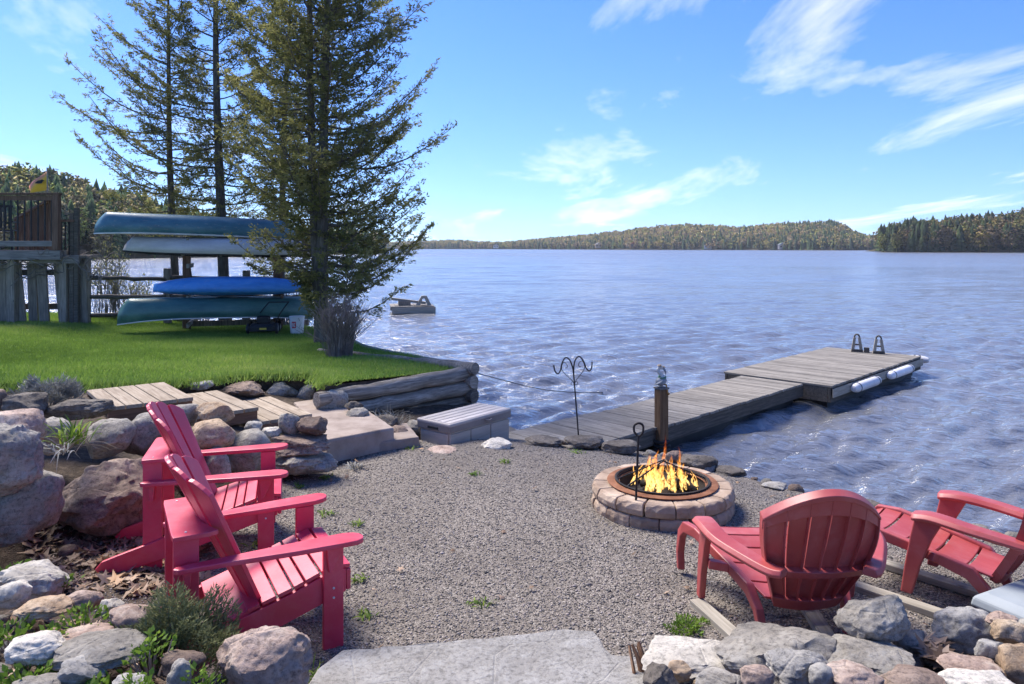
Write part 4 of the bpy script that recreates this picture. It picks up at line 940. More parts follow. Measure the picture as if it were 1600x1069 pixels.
for bb, d, m, ang, lab in [
    ((0,878,99,948), 3.95, 'rock_pale', .5, 'pale grey flat-topped stone at the edge of the leaf litter'),
    ((-14,905,48,955), 3.7, 'rock_pale', .5, 'pale stone beside the flat-topped stone in the planted bank'),
    ((26,928,112,968), 3.6, 'rock_tan', .5, 'orange tan flat stone in the planted bank'),
    ((101,919,163,958), 3.75, 'rock_pink', .5, 'pink stone at the edge of the gravel and leaf litter'),
    ((154,934,194,966), 3.65, 'rock_pale', .4, 'small pale stone next to the pink stone'),
    ((168,944,238,990), 3.5, 'rock_pink', .4, 'pinkish grey stone beside the juniper shrub'),
    ((12,984,102,1044), 3.2, 'rock_pale', .3, 'whitish rounded stone behind the bright leafy plant'),
    ((82,974,178,1016), 3.35, 'rock_pink', .45, 'pinkish flat stone behind the big smooth grey stone'),
    ((88,978,232,1048), 3.2, 'rock_grey', .35, 'big smooth pale grey stone in the middle of the planted bank'),
    ((92,1022,168,1076), 3.05, 'rock_blue', .5, 'blue-grey stone lying below the big smooth stone'),
    ((12,1050,100,1100), 2.95, 'rock_grey', .3, 'rounded grey stone among the bright leaves'),
    ((174,1048,234,1092), 2.95, 'rock_blue', .3, 'rounded blue-grey stone below the juniper'),
    ((260,1030,298,1088), 3.0, 'rock_grey', .3, 'small upright grey stone below the juniper'),
    ((252,1012,320,1056), 3.15, 'rock_brown', .5, 'brown stone tucked under the juniper'),
    ((336,974,488,1092), 3.22, 'rock_pink', .55, 'big pink-banded grey boulder beside the stone step')]:
    rock(bb, d, m, lab, ang, group=GF, depth=.8)
GR = 'stones of the rock pile by the plastic chairs'
for bb, d, m, ang, tilt, lab in [
    ((998,1000,1152,1054), 3.5, 'rock_pale', .6, 0, 'long flat pale stone beside the stone step'),
    ((1116,964,1322,1085), 3.42, 'rock_grey', .5, 0, 'broad grey boulder right behind the fan-backed chair'),
    ((1308,930,1418,1008), 3.5, 'rock_grey', .5, -.38, 'tilted speckled boulder standing on the flat greenish stone'),
    ((1202,1006,1300,1074), 3.12, 'rock_blue', .6, 0, 'blue-grey wedge stone on the broad boulder'),
    ((1288,994,1430,1058), 3.3, 'rock_grey', .4, 0, 'flat greenish grey stone under the tilted boulder'),
    ((1157,1036,1212,1082), 3.02, 'rock_pink', .25, 0, 'small round pinkish stone in front of the broad boulder'),
    ((1264,1036,1306,1082), 3.0, 'rock_blue', .25, 0, 'small round blue-grey stone beside the wedge stone'),
    ((1292,1034,1378,1086), 2.98, 'rock_pink', .35, 0, 'pinkish tan stone below the flat greenish stone'),
    ((1365,1036,1476,1084), 3.02, 'rock_brown', .5, 0, 'flat brown stone beside the rusty dry leaves'),
    ((1456,943,1558,1026), 3.6, 'rock_blue', .2, 0, 'big smooth grey stone with a tan underside by the grey box'),
    ((1543,956,1590,986), 3.5, 'rock_pink', .4, 0, 'small pinkish stone against the grey box'),
    ((1553,968,1606,1010), 3.4, 'rock_tan', .3, 0, 'tan pink stone on the pile below the grey box'),
    ((1474,1020,1566,1068), 3.2, 'rock_pink', .3, 0, 'rounded pinkish stone below the big smooth grey stone'),
    ((1524,998,1570,1036), 3.3, 'rock_blue', .4, 0, 'small blue-grey stone between rounded pinkish stones'),
    ((1556,1004,1640,1082), 3.2, 'rock_tan', .45, 0, 'tall tan grey stone at the outer end of the pile'),
    ((1472,1042,1582,1096), 3.0, 'rock_pale', .35, 0, 'pinkish white stone lowest in the pile'),
    ((1395,981,1454,1024), 3.55, 'rock_grey', .4, 0, 'grey stone behind the rusty dry leaves'),
    ((1005,1036,1060,1088), 3.2, 'rock_dark', .8, 0, 'angular dark grey stone beside the splintered wood'),
    ((1040,1030,1080,1064), 3.3, 'rock_tan', .5, 0, 'small tan stone under the long flat pale stone'),
    ((1085,1044,1160,1090), 3.1, 'rock_grey', .5, 0, 'grey stone between the long flat stone and the broad boulder'),
    ((1590,960,1660,1010), 3.5, 'rock_grey', .4, 0, 'grey stone against the outer side of the grey box')]:
    rock(bb, d, m, lab, ang, group=GR, tilt=tilt, depth=.8)
# small filler cobbles wedged between
rk = random.Random(33)
cob = [rock_mesh(1, .85, .7, 900+k, .35, 3) for k in range(4)]
CN = {'rock_grey': 'grey', 'rock_pink': 'pinkish', 'rock_blue': 'blue-grey', 'rock_tan': 'tan', 'rock_brown': 'brown'}
def cobble(x, y, s, mat, label, group, dz=.25):
    label = ('tiny ' if s < .045 else 'small ')+CN[mat]+label[5:]
    o = bpy.data.objects.new('cobble', cob_m[mat][rk.randrange(4)]); COL.objects.link(o)
    o.location = (x, y, gz(x, y)+s*dz); o.scale = (s, s, s); o.rotation_euler = (rk.uniform(-.3, .3), rk.uniform(-.3, .3), rk.uniform(0, 6.28)); tag(o, label, 'stone', group)
cob_m = {}
for mname in ('rock_grey', 'rock_pink', 'rock_blue', 'rock_tan', 'rock_brown'):
    L2 = []
    for c in cob:
        c2 = c.copy(); c2.materials.clear(); c2.materials.append(MAT[mname]); L2.append(c2)
    cob_m[mname] = L2
for k in range(46):
    x = rk.uniform(.75, 3.1); y = rk.uniform(2.7, 3.75); m = rk.choice(list(cob_m)); cobble(x, y, rk.uniform(.03, .075), m, 'small rounded cobble wedged into the rock pile by the plastic chairs', 'small cobbles of the rock pile')
for k in range(40):
    x = rk.uniform(-2.6, -1.0); y = rk.uniform(2.7, 4.0)
    if left_bank(np.array([[x, y]]))[0] < .1: continue
    cobble(x, y, rk.uniform(.03, .07), rk.choice(list(cob_m)), 'small cobble lying in the planted bank by the juniper', 'small cobbles of the planted bank')
for k in range(26):
    i = rk.randrange(1, 5); a = WALL[i]; b = WALL[i+1]; u = rk.random(); p = a+(b-a)*u+np.array([rk.uniform(-.25, .15), rk.uniform(-.1, .3)])
    cobble(p[0], p[1], rk.uniform(.05, .1), rk.choice(list(cob_m)), 'small stone wedged between the wall boulders', 'chinking stones of the boulder wall')
for k in range(34):
    i = rk.randrange(4, 13); a = LAND[i]; b = LAND[i+1]; u = rk.random(); p = a+(b-a)*u+np.array([rk.uniform(-.12, .12), rk.uniform(-.15, .1)])
    cobble(p[0], p[1], rk.uniform(.04, .1), rk.choice(['rock_grey', 'rock_brown', 'rock_blue']), 'small stone at the edge of the gravel along the water', 'small shore stones', .1)
# ------------------------------------------------------------------ stone step at the camera end
def slab_obj(name, poly, z0, z1, mat, label, cat, seed=1, rough=.02, parent=None):
    r = random.Random(seed); pts = []
    n = len(poly)
    for i in range(n):
        a, b = V((*poly[i], 0)), V((*poly[(i+1) % n], 0)); m = max(2, int((b-a).length/.07))
        for k in range(m): p = a.lerp(b, k/m); pts.append((p.x+r.uniform(-rough, rough), p.y+r.uniform(-rough, rough)))
    cx = sum(p[0] for p in pts)/len(pts); cy = sum(p[1] for p in pts)/len(pts)
    rings = [[V((cx+(x-cx)*k, cy+(y-cy)*k, z+r.uniform(-.3, .3)*rough)) for x, y in pts] for k, z in ((1.0, z0), (1.0, z1-.025), (.985, z1))]
    o = MB().loft(rings).build(name, MAT[mat], parent, bevel=.008)
    return tag(o, label, cat)
slab_obj('stone_step', [(-.86,3.72),(-.2,3.83),(.28,3.92),(.44,3.9),(.5,3.68),(.64,3.66),(.72,3.0),(-1.0,3.0),(-.95,3.55)], -.1, .17, 'stone_slab', 'broad pale rough stone slab step at the edge of the gravel', 'step', 3, .01)
slab_obj('concrete_slab', [(-1.88,7.46),(-1.28,7.98),(-2.1,9.55),(-2.52,9.5),(-2.76,9.3)], -.1, .25, 'concrete', 'tan concrete landing slab at the foot of the plank steps', 'slab', 5, .004)
slab_obj('concrete_step', [(-1.42,7.86),(-1.02,8.08),(-1.25,8.75),(-1.7,8.5)], -.15, .12, 'concrete', 'low concrete step against the side of the landing slab', 'step', 6, .004)
# splintered wood by the step
t = thing('splintered_wood', 'splintered orange-brown piece of rotten wood beside the stone step', 'wood', dp(1000, 1046, 3.55), R(20), rot=(R(10), R(62), R(-60)))
mottle('rotten', [(.3, (.13,.06,.03)), (.55, (.3,.16,.08)), (.75, (.46,.3,.18))], 6, 6, .9, .8, 20, .01, (.6,5,5))
for k in range(9):
    y, z, a = rnd.uniform(-.035, .035), rnd.uniform(-.015, .025), rnd.uniform(-.03, .03); l0, l1 = rnd.uniform(-.12, -.06), rnd.uniform(.04, .15)
    MB().tube([(l0, y, z), ((l0+l1)/2, y+a*.5, z+.008), (l1, y+a, z-.004)], [.007, rnd.uniform(.009, .016), .002], 5).build('splinter', MAT['rotten'], t)
# ------------------------------------------------------------------ plank steps
def plank_step(label, FR, BR, nplk, z, pw=.165):
    FR = V((*FR, 0)); BR = V((*BR, 0)); d = (BR-FR); L_ = d.length; a = math.atan2(d.y, d.x)-R(90)
    t = thing('plank_step', label, 'step', (FR.x, FR.y, z), a, 'wooden plank steps to the lawn')   # local y towards the back, local -x along the run
    me_ = MB().box((0, L_/2, -.02), (pw-.012, L_+.02, .04)).mesh('plank')
    for k in range(nplk): bev(link('plank', me_, MAT['step_wood'], t, (-(k+.5)*pw, rnd.uniform(-.012, .012), rnd.uniform(-.002, .002)), (0, 0, rnd.uniform(-.006, .006))), .005, 2)
    wd = nplk*pw
    MB().box((-wd/2, .02, -.1), (wd-.02, .04, .12)).build('front_board', MAT['step_side'], t, bevel=.004)
    MB().box((-.02, L_/2, -.1), (.04, L_-.06, .12)).build('end_board', MAT['dock_wood_dark'], t, bevel=.004)
    MB().box((-wd/2, L_-.02, -.1), (wd-.02, .04, .12)).build('back_board', MAT['step_side'], t)
    return t
plank_step('highest weathered plank step, beside the lavender mound', (-3.42, 7.9), (-4.14, 8.78), 5, .6)
plank_step('middle weathered plank step between the other two', (-2.79, 8.1), (-3.62, 9.05), 4, .45)
plank_step('lowest weathered plank step, meeting the concrete slab', (-2.27, 8.38), (-3.06, 9.35), 4, .31)
# ------------------------------------------------------------------ log retaining wall
t = thing('log_wall', 'retaining wall of stacked weathered logs holding the lawn at the water', 'wall', (-.66, 10.6, 0), math.atan2(10.6-8.95, -.66+2.28))
def log(a, b, r, seed, mat='log_wood', nm='log'):
    q = random.Random(seed); a = V(a); b = V(b); n = 14; pts, rs = [], []
    for i in range(n+1):
        u = i/n; pts.append(a.lerp(b, u)+V((0, q.uniform(-.012, .012), q.uniform(-.01, .01)))); rs.append(r*(1+q.uniform(-.06, .06))*(1.06-.1*u))
    return MB().tube(pts, rs, 14).build(nm, MAT[mat], t, smooth=50)
for k, (z, x0, r, dy) in enumerate([(.385, -2.42, .098, 0), (.19, -2.1, .095, -.025), (.0, -1.55, .092, .02), (-.18, -1.4, .09, -.05), (-.35, -.9, .085, -.03)]):
    log((.10+.02*(k % 2), dy, z), (x0, dy, z-.02), r, k+40)
for k, z in enumerate((.47, .28, .085, -.1, -.28, -.45)):   # crossing logs of the lake side
    log((.02, -.17+.02*(k % 2), z-.0), (-.35, 3.4, z-.1), .085, k+60, nm='cross_log')
# timber along the lake side of the lawn
tag(MB().tube(bez([(-.72, 10.75, .45), (-1.5, 11.75, .41), (-2.7, 13.45, .36), (-3.6, 15.8, .3)], 6), .07, 10).build('edge_timber', MAT['log_wood'], smooth=50), 'long dark timber edging the lake side of the lawn', 'timber')
# ------------------------------------------------------------------ canoes on the rack
def hullmat(name, stops, rough=.35, scuff=(.4,.42,.4), samt=.4):
    t = NT(name); v = t.coord((.6,2,2)); n = t.noise(v, 2.6, 8, .65); c = t.ramp(n, stops)
    s = t.noise(t.coord((1.2,5,5)), 5, 9, .75); c = t.mix(t.math('MULTIPLY', t.ramp(s, [(.56, (0,0,0)), (.7, (1,1,1))]), samt), c, scuff)
    MAT[name] = t.fin(c, t.math('ADD', t.math('MULTIPLY', n, .3), rough-.1), t.bump(s, .15, .004), .5)
hullmat('hull_teal', [(.3, (.035,.11,.16)), (.55, (.07,.18,.23)), (.8, (.16,.26,.29))], .4, (.36,.34,.31), .55)
hullmat('hull_silver', [(.3, (.42,.405,.4)), (.55, (.56,.54,.53)), (.8, (.68,.66,.64))], .45, (.25,.25,.26), .35)
hullmat('hull_blue', [(.3, (.03,.17,.5)), (.55, (.06,.27,.68)), (.8, (.16,.4,.72))], .4, (.3,.42,.5), .4)
hullmat('hull_green', [(.3, (.03,.095,.09)), (.55, (.055,.15,.14)), (.8, (.1,.21,.19))], .35, (.2,.26,.25), .3)
def canoe(name, label, A, B, beam, depth, sheer, hull, trim, kayak=False, full=.55, trim_lab=None, roll=0):
    A = V(A); B = V(B); d = B-A; L_ = d.length; yaw = math.atan2(d.y, d.x); pit = -math.asin(d.z/L_)
    t = thing(name, label, 'kayak' if kayak else 'canoe', A, rot=Euler((roll, pit, yaw)), group='boats on the canoe rack')
    ns, nk = 37, 15; rings = []; gl, gr_ = [], []
    for i in range(ns):
        u = i/(ns-1); e = abs(2*u-1); w = beam/2*max(.012, (1-e**2.3))**(full); sh = sheer*e**3.2
        x = L_*u; stem = max(0, (e-.88)/.12); xs = (1 if u > .5 else -1)*(-.10*depth)*stem
        dp_ = depth*(1-.05*e**2)*(1-(.30 if kayak else .0)*e**3)
        ring = []
        for k in range(nk):
            a = math.pi*k/(nk-1); cy = math.cos(a); sz = math.sin(a)
            y = w*math.copysign(abs(cy)**(.62 if not kayak else .75), cy); z = -sh+(dp_+sh)*abs(sz)**(.62 if not kayak else .8)
            if kayak: z = (dp_*.62)*abs(sz)**.75*(1-.25*e**4)-.0
            fr = z/max(depth, .01); xx_ = x+(1 if u < .5 else -1)*L_*.035*stem*max(0, fr)**2*1.6
            ring.append(V((xx_, y, z)))
        rings.append(ring); gl.append(V((x, w, -sh))); gr_.append(V((x, -w, -sh)))
    m = MB(); m.loft(rings, closed=False, cap=False); hb = m.build('hull', MAT[hull], t, smooth=60)
    so = hb.modifiers.new('thickness', 'SOLIDIFY'); so.thickness = .012; so.offset = 1
    if not kayak:
        for g in (gl, gr_): MB().tube(g, .017, 6).build('gunwale', MAT[trim], t, smooth=60)
        for u in (.3, .5, .72):
            w = beam/2*(1-abs(2*u-1)**2.3)**full; MB().box((L_*u, 0, -sheer*abs(2*u-1)**3.2), (.05, 2*w, .02)).build('thwart', MAT['lumber'], t)
    else:
        dk = []
        for i in range(ns):
            r0 = rings[i]; u = i/(ns-1); w = r0[0].y; dk.append([V((r0[0].x, r0[0].y, 0)), V((r0[0].x, w*.6, -.07*(1-abs(2*u-1)**3))), V((r0[0].x, -w*.6, -.07*(1-abs(2*u-1)**3))), V((r0[-1].x, r0[-1].y, 0))])
        MB().loft(dk, closed=False, cap=False).build('deck', MAT[hull], t, smooth=60)
        MB().tube([(L_*.5+.42*math.cos(a), .2*math.sin(a), -.082) for a in np.linspace(0, 6.283, 17)], .018, 6).build('cockpit_rim', MAT['black_plastic'], t, smooth=60)
        MB().tube([r0[0]+V((0,.003,.0)) for r0 in rings], .01, 5).build('seam', MAT['black_plastic'], t)
    return t
canoe('canoe', 'scuffed dark teal canoe upside down on the top arms of the rack', dp(147, 361, 14.9), dp(462, 373, 16.9), .86, .40, .05, 'hull_teal', 'fender_white')
canoe('canoe', 'silver grey canoe upside down on the rack under the top canoe', dp(192, 396, 15.3), dp(484, 402, 16.6), .84, .36, -.05, 'hull_silver', 'black_plastic', roll=R(-3))
canoe('kayak', 'bright blue kayak upside down on the middle arms of the rack', dp(240, 456, 15.4), dp(479, 455, 16.2), .66, .5, .0, 'hull_blue', 'black_plastic', kayak=True, full=.7)
canoe('canoe', 'dark green canoe upside down on the lowest arms of the rack above the grass', dp(184, 497, 15.0), dp(488, 491, 16.6), .86, .40, .13, 'hull_green', 'fender_white')
rk0 = V((-7.15, 16.15, 0)); rk1 = V((-5.35, 16.75, 0))
t = thing('canoe_rack', 'brown timber rack of two posts with arms carrying the boats', 'rack', (rk0.x, rk0.y, lz(rk0.x, rk0.y)), math.atan2(rk1.y-rk0.y, rk1.x-rk0.x))
ln = (rk1-rk0).length; hz0 = lz(rk0.x, rk0.y)
for i, x in enumerate((0, ln)):
    MB().box((x, .12, .95), (.16, .14, 2.2)).build('post', MAT['deck_brown'], t, bevel=.008)
    for z in (2.42, 1.87, 1.2, .62):
        zz = z-hz0-.06+(.05 if i else 0)*(-1 if z > 2 else 0)
        MB().box((x+.1, -.22, zz), (.05, 1.15, .09)).build('arm', MAT['deck_brown' if i else 'lumber'], t, bevel=.006)
        MB().beam((x+.1, .05, zz-.3), (x+.1, -.3, zz-.05), .04, .05).build('arm_strut', MAT['deck_brown'], t)
MB().beam((-.1, .2, .12), (ln+.1, .2, .12), .05, .12).build('foot_rail', MAT['fence_wood'], t)
# lawn mower
mp_ = gp(412, 521, .36); lzv = lz(mp_.x, mp_.y); mp_.z = lzv
t = thing('lawn_mower', 'black push lawn mower with a folded-up handle parked under the green canoe', 'mower', mp_, R(12))
for x in (-.29, .29):
    for y in (-.2, .28):
        w = MB().lathe([(0,-.03),(.05,-.032),(.06,-.026),(.108,-.026),(.12,-.012),(.12,.012),(.108,.026),(.06,.026),(.05,.032),(0,.03)], 20).build('wheel', MAT['black_plastic'], t, (x, y, .12), (0, R(90), 0), smooth=40)
        MB().lathe([(0,-.036),(.06,-.036),(.064,-.02),(.064,.02),(.06,.036),(0,.036)], 16).build('hub', MAT['grey_lid'], w, smooth=40)
MB().loft([[V((x*a, y*b, z)) for x, y in ((-.26,-.3),(.26,-.3),(.3,.0),(.22,.34),(-.22,.34),(-.3,.0))] for a, b, z in ((1,1,.07),(1,1,.17),(.8,.8,.22))]).build('cutting_deck', MAT['black_plastic'], t, bevel=.01)
MB().box((0, .02, .29), (.26, .28, .16)).build('engine', MAT['black_plastic'], t, bevel=.03)
MB().lathe([(0,.38),(.09,.375),(.11,.36),(.11,.34)], 16).build('engine_cap', MAT['black_plastic'], t, (0,.02,0))
paint('label_yellow', (.6,.42,.03), (.7,.5,.06)); MB().box((.02, -.305, .125), (.14, .006, .04)).build('label', MAT['label_yellow'], t)
MB().tube(bez([(-.2, .2, .17), (-.08, .0, .42), (.12, -.22, .66), (.14, -.24, .68)], 4), .012, 6).build('handle_bar', MAT['black_plastic'], t, smooth=60)
MB().tube(bez([(.22, .2, .17), (.34, .0, .42), (.52, -.22, .66), (.54, -.24, .68)], 4), .012, 6).build('handle_bar', MAT['black_plastic'], t, smooth=60)
MB().tube([(.14, -.24, .68), (.54, -.24, .68)], .014, 6).build('handle_grip', MAT['black_plastic'], t, smooth=60)
# bucket
bp_ = gp(464, 522, .34); bp_.z = lz(bp_.x, bp_.y)
t = thing('bucket', 'white plastic bucket with a red square mark beside the mower', 'bucket', bp_, R(-62))
MB().lathe([(0,.004),(.125,.004),(.135,.02),(.158,.36),(.166,.36),(.166,.385),(.15,.385),(.148,.36),(.128,.03),(0,.02)], 28).build('pail', MAT['white_plastic'], t, smooth=50)
MB().tube([(.165*math.cos(a), .165*math.sin(a)*.3+.12*0, .36-.16*math.sin(a)) for a in np.linspace(0, 3.14, 13)], .004, 5).build('bail', MAT['iron'], t)
paint('mark_red', (.5,.02,.03), (.58,.03,.04))
def onpail(nm, a0, a1, z0, z1, mat, e=.0035, par=None):
    m = MB(); rr = [[V(((.1375+.0642*z+e+q)*math.cos(a), (.1375+.0642*z+e+q)*math.sin(a), z)) for q, z in ((0, z0), (0, z1), (-.003, z1), (-.003, z0))] for a in np.linspace(a0, a1, 7)]
    return m.loft(rr).build(nm, MAT[mat], par or t, smooth=50)
mk = onpail('mark', -.95, -.35, .14, .28, 'mark_red')
for a0, a1, z0, z1 in ((-.85,-.79,.165,.255), (-.70,-.64,.165,.255), (-.85,-.64,.2,.22), (-.58,-.52,.165,.255), (-.52,-.45,.235,.255), (-.52,-.45,.165,.185)): onpail('letter_stroke', a0, a1, z0, z1, 'white_plastic', .0065, mk)
# ------------------------------------------------------------------ rail fence
t = thing('rail_fence', 'weathered split-rail fence running behind the canoe rack', 'fence', (0, 0, 0), 0)
fp = [dp(133, 500, 16.4), dp(262, 496, 17.6), dp(385, 492, 18.2), dp(478, 488, 18.6)]
for i, p in enumerate(fp):
    zb = lz(p.x, p.y)-.2; MB().box((p.x, p.y, zb+.85), (.2 if i == 0 else .15, .15, 1.7 if i == 0 else 1.35)).build('post', MAT['fence_wood'], t, bevel=.015)
for i in range(3):
    a, b = fp[i], fp[i+1]
    for ya, yb in ((434, 436), (464, 463), (494, 490)):
        pa = dp(0, ya, a.y); pb = dp(0, yb, b.y); r_ = random.Random(i*7+ya); pts = [V((a.x, a.y, pa.z)).lerp(V((b.x, b.y, pb.z)), u)+V((0, 0, r_.uniform(-.02, .02))) for u in np.linspace(-.03, 1.03, 8)]
        MB().tube(pts, [.07*(1+r_.uniform(-.12, .12)) for _ in pts], 7, sq=.7).build('rail', MAT['rail_wood'], t)
# ------------------------------------------------------------------ palisade under the deck
t = thing('picket_fence', 'leaning weathered grey picket fence under the deck', 'fence', (0, 0, 0), 0)
for k, (px, lean, w) in enumerate([(-40, .0, 16), (-22, .03, 15), (4, .02, 17), (15, .01, 15), (36, .1, 15), (52, .03, 14), (72, .06, 15), (102, .1, 15), (130, .06, 21), (-60, .0, 16)]):
    d = 16.3; b = dp(px, 503, d); zb = lz(b.x, b.y)-.15; top = dp(px, 405+rnd.uniform(-4, 10), d); h = top.z-zb
    o = MB().box((0, 0, h/2), (w*d/FPX, .06, h)).build('picket', MAT['fence_wood'], t, (b.x, b.y+rnd.uniform(-.03, .03), zb), (0, -lean, 0), bevel=.008)
for y_ in (425, 478):
    a = dp(-80, y_+2, 16.42); b = dp(140, y_, 16.42); MB().beam(a, b, .05, .13).build('rail', MAT['rail_wood'], t, bevel=.01)
# ------------------------------------------------------------------ deck with railing
t = thing('wooden_deck', 'raised brown wooden deck with a baluster railing and steps', 'deck', (0, 0, 0), 0)
D0 = 15.9; fz = dp(0, 391, D0).z
x1 = dp(92, 0, D0).x; x0 = dp(-120, 0, D0).x; yb_ = D0+3.2
for k in range(7): MB().box(((x0+x1)/2, D0+.07+k*.145, fz-.02), (x1-x0, .138, .04)).build('floor_plank', MAT['deck_grey'], t)
MB().box(((x0+x1)/2, D0-.02, fz-.11), (x1-x0+.1, .05, .2)).build('rim_beam', MAT['deck_grey'], t, bevel=.006)
MB().box(((x0+x1)/2, D0-.03, fz+.14), (x1-x0, .05, .12)).build('lower_rail', MAT['deck_grey'], t, bevel=.006)
MB().box((x1-.03, D0+.52, fz-.11), (.05, 1.0, .2)).build('rim_beam', MAT['deck_grey'], t)
rz_ = dp(0, 303, D0).z
MB().box(((x0+x1)/2, D0, rz_), (x1-x0+.06, .15, .045)).build('top_rail', MAT['deck_brown'], t, bevel=.005)
ra = V((x1-.05, D0+.08, rz_-.02)); rb_ = dp(24, 343, D0+.95); MB().beam(ra, rb_, .1, .06).build('stair_rail', MAT['deck_brown'], t, bevel=.005)
for k in range(9):
    p = ra.lerp(rb_, (k+.6)/9); MB().box((p.x, p.y, (p.z+fz)/2), (.09, .03, p.z-fz)).build('stair_slat', MAT['deck_brown'], t)
MB().box(((x0+x1)/2, D0, rz_-.09), (x1-x0, .04, .1)).build('sub_rail', MAT['deck_brown'], t)
MB().box((x1-.05, D0, (fz+rz_)/2), (.13, .13, rz_-fz)).build('post', MAT['deck_brown'], t, bevel=.006)
bal = MB().box((0, 0, (rz_-fz-.2)/2), (.025, .025, rz_-fz-.2)).mesh('baluster'); px = -110
while px < 86: link('baluster', bal, MAT['black_plastic'], t, (dp(px, 0, D0).x, D0, fz+.15)); px += 10.6
for px in (-100, 8, 90): p = dp(px, 0, D0); MB().box((p.x, D0+.25, (fz+.2)/2), (.16, .16, fz-.2)).build('support_post', MAT['fence_wood'], t)
# stair landing at the side
sx0, sx1 = dp(92, 0, 16.2).x, dp(126, 0, 16.2).x
MB().box(((sx0+sx1)/2-.2, 16.5, fz-.14), (sx1-sx0+.5, .9, .06)).build('landing', MAT['deck_grey'], t, bevel=.005)
MB().box(((sx0+sx1)/2-.25, 16.06, fz-.22), (sx1-sx0+.6, .05, .14)).build('rim_beam', MAT['deck_grey'], t)
for px, top in ((113, 333), (120, 325)):
    p = dp(px, 398, 16.15); MB().box((p.x, p.y, (dp(px, top, 16.15).z+.35)/2), (.09, .09, dp(px, top, 16.15).z-.35)).build('post', MAT['dock_wood_dark'], t, bevel=.005)
a = dp(92, 345, 16.1); b = dp(116, 345, 16.1); MB().beam(a, b, .06, .05).build('top_rail', MAT['deck_brown'], t)
for px in (96, 102, 108): p = dp(px, 0, 16.1); MB().box((p.x, 16.1, (fz+a.z)/2-.05), (.022, .022, a.z-fz+.1)).build('baluster', MAT['black_plastic'], t)
# dark patio chair on the deck, seen through the balusters
c = dp(4, 389, 16.5); c.z = fz
t = thing('patio_chair', 'black patio chair on the deck behind the balusters', 'chair', c, R(200))
for x in (-.24, .24):
    for y in (-.22, .22): MB().box((x, y, .22), (.035, .035, .44)).build('leg', MAT['black_plastic'], t)
    MB().box((x, 0, .63), (.05, .5, .03)).build('armrest', MAT['black_plastic'], t)
MB().box((0, 0, .44), (.52, .5, .03)).build('seat', MAT['black_plastic'], t)
for k in range(6): MB().box((-.2+.08*k, .26, .72), (.045, .025, .5)).build('back_slat', MAT['black_plastic'], t)
MB().box((0, .26, .97), (.54, .035, .05)).build('back_rail', MAT['black_plastic'], t)
# flag
fp0 = dp(75, 303, 16.6)
t = thing('flag', 'small yellow and pink flag with a dark bird above the deck rail', 'flag', (fp0.x, fp0.y, rz_-.6), 0)
fh = dp(0, 262, 16.6).z-(rz_-.6)
MB().tube([(0,0,0), (-.02,0,fh)], .014, 8).build('pole', MAT['lumber'], t)
def flagmat():
    q = NT('flag_cloth'); tc = q.n('ShaderNodeTexCoord'); sp = q.n('ShaderNodeSeparateXYZ', Vector=tc.outputs['Object'])
    f = q.math('ADD', q.math('MULTIPLY', sp.outputs[0], -.9), q.math('MULTIPLY', sp.outputs[2], .9))
    c = q.ramp(q.math('SUBTRACT', f, .35), [(.3, (.6,.62,.7)), (.4, (.78,.5,.06)), (.62, (.8,.5,.03)), (.75, (.75,.3,.2)), (.9, (.62,.25,.4))]); MAT['flag_cloth'] = q.fin(c, .8)
flagmat()
zt = fh-.08; rings = []
for i in range(11):
    u = i/10; x = -.02-u*.42; dz = -.34*u**1.15; wv = .03*math.sin(u*7)
    rings.append([V((x, wv, zt+dz)), V((x+.02, wv*1.2+.01, zt+dz-.2+.1*u)), V((x+.03, wv, zt-.42+.02*u-.1*u))])
o = MB().loft(rings, closed=False).build('cloth', MAT['flag_cloth'], t, smooth=180); so = o.modifiers.new('thickness', 'SOLIDIFY'); so.thickness = .004
bird = [(-.1,.0),(-.05,.035),(.0,.045),(.04,.06),(.075,.04),(.1,.03),(.06,.015),(.03,-.03),(-.05,-.035),(-.12,-.03)]
MB().prism([(x-.14, z+zt-.25) for x, z in bird], -.055, -.05).build('bird_print', MAT['black_plastic'], t)
# ------------------------------------------------------------------ neighbour's floating dock
c = gp(644, 488, WATER_Z)
t = thing('floating_dock', 'small weathered floating dock beyond the cedar with a wooden frame on top', 'dock', (c.x, c.y, WATER_Z), R(12))
for k in range(9): MB().box((-.85+k*.2, 0, .3), (.19, 1.7, .05)).build('plank', MAT['dock_wood'], t, bevel=.006)
MB().box((0, -.84, .15), (1.8, .1, .26)).build('side_beam', MAT['lumber'], t); MB().box((.88, 0, .15), (.1, 1.6, .26)).build('side_beam', MAT['dock_wood_dark'], t)
MB().box((0, .84, .15), (1.8, .1, .26)).build('side_beam', MAT['lumber'], t); MB().box((0, 0, .0), (1.6, 1.5, .3)).build('float', MAT['black_plastic'], t)
MB().beam((-.9, -.3, .62), (.55, -.3, .42), .3, .1).build('board', MAT['dock_wood'], t)
MB().prism([(.12,.32),(.3,.32),(.42,.62),(.5,.62),(.62,.32),(.8,.32),(.58,.74),(.36,.74)], -.5, -.35).build('frame', MAT['lumber'], t, bevel=.01)
MB().box((-.35, -.2, .42), (.5, .6, .2)).build('crate', MAT['fence_wood'], t, bevel=.01)
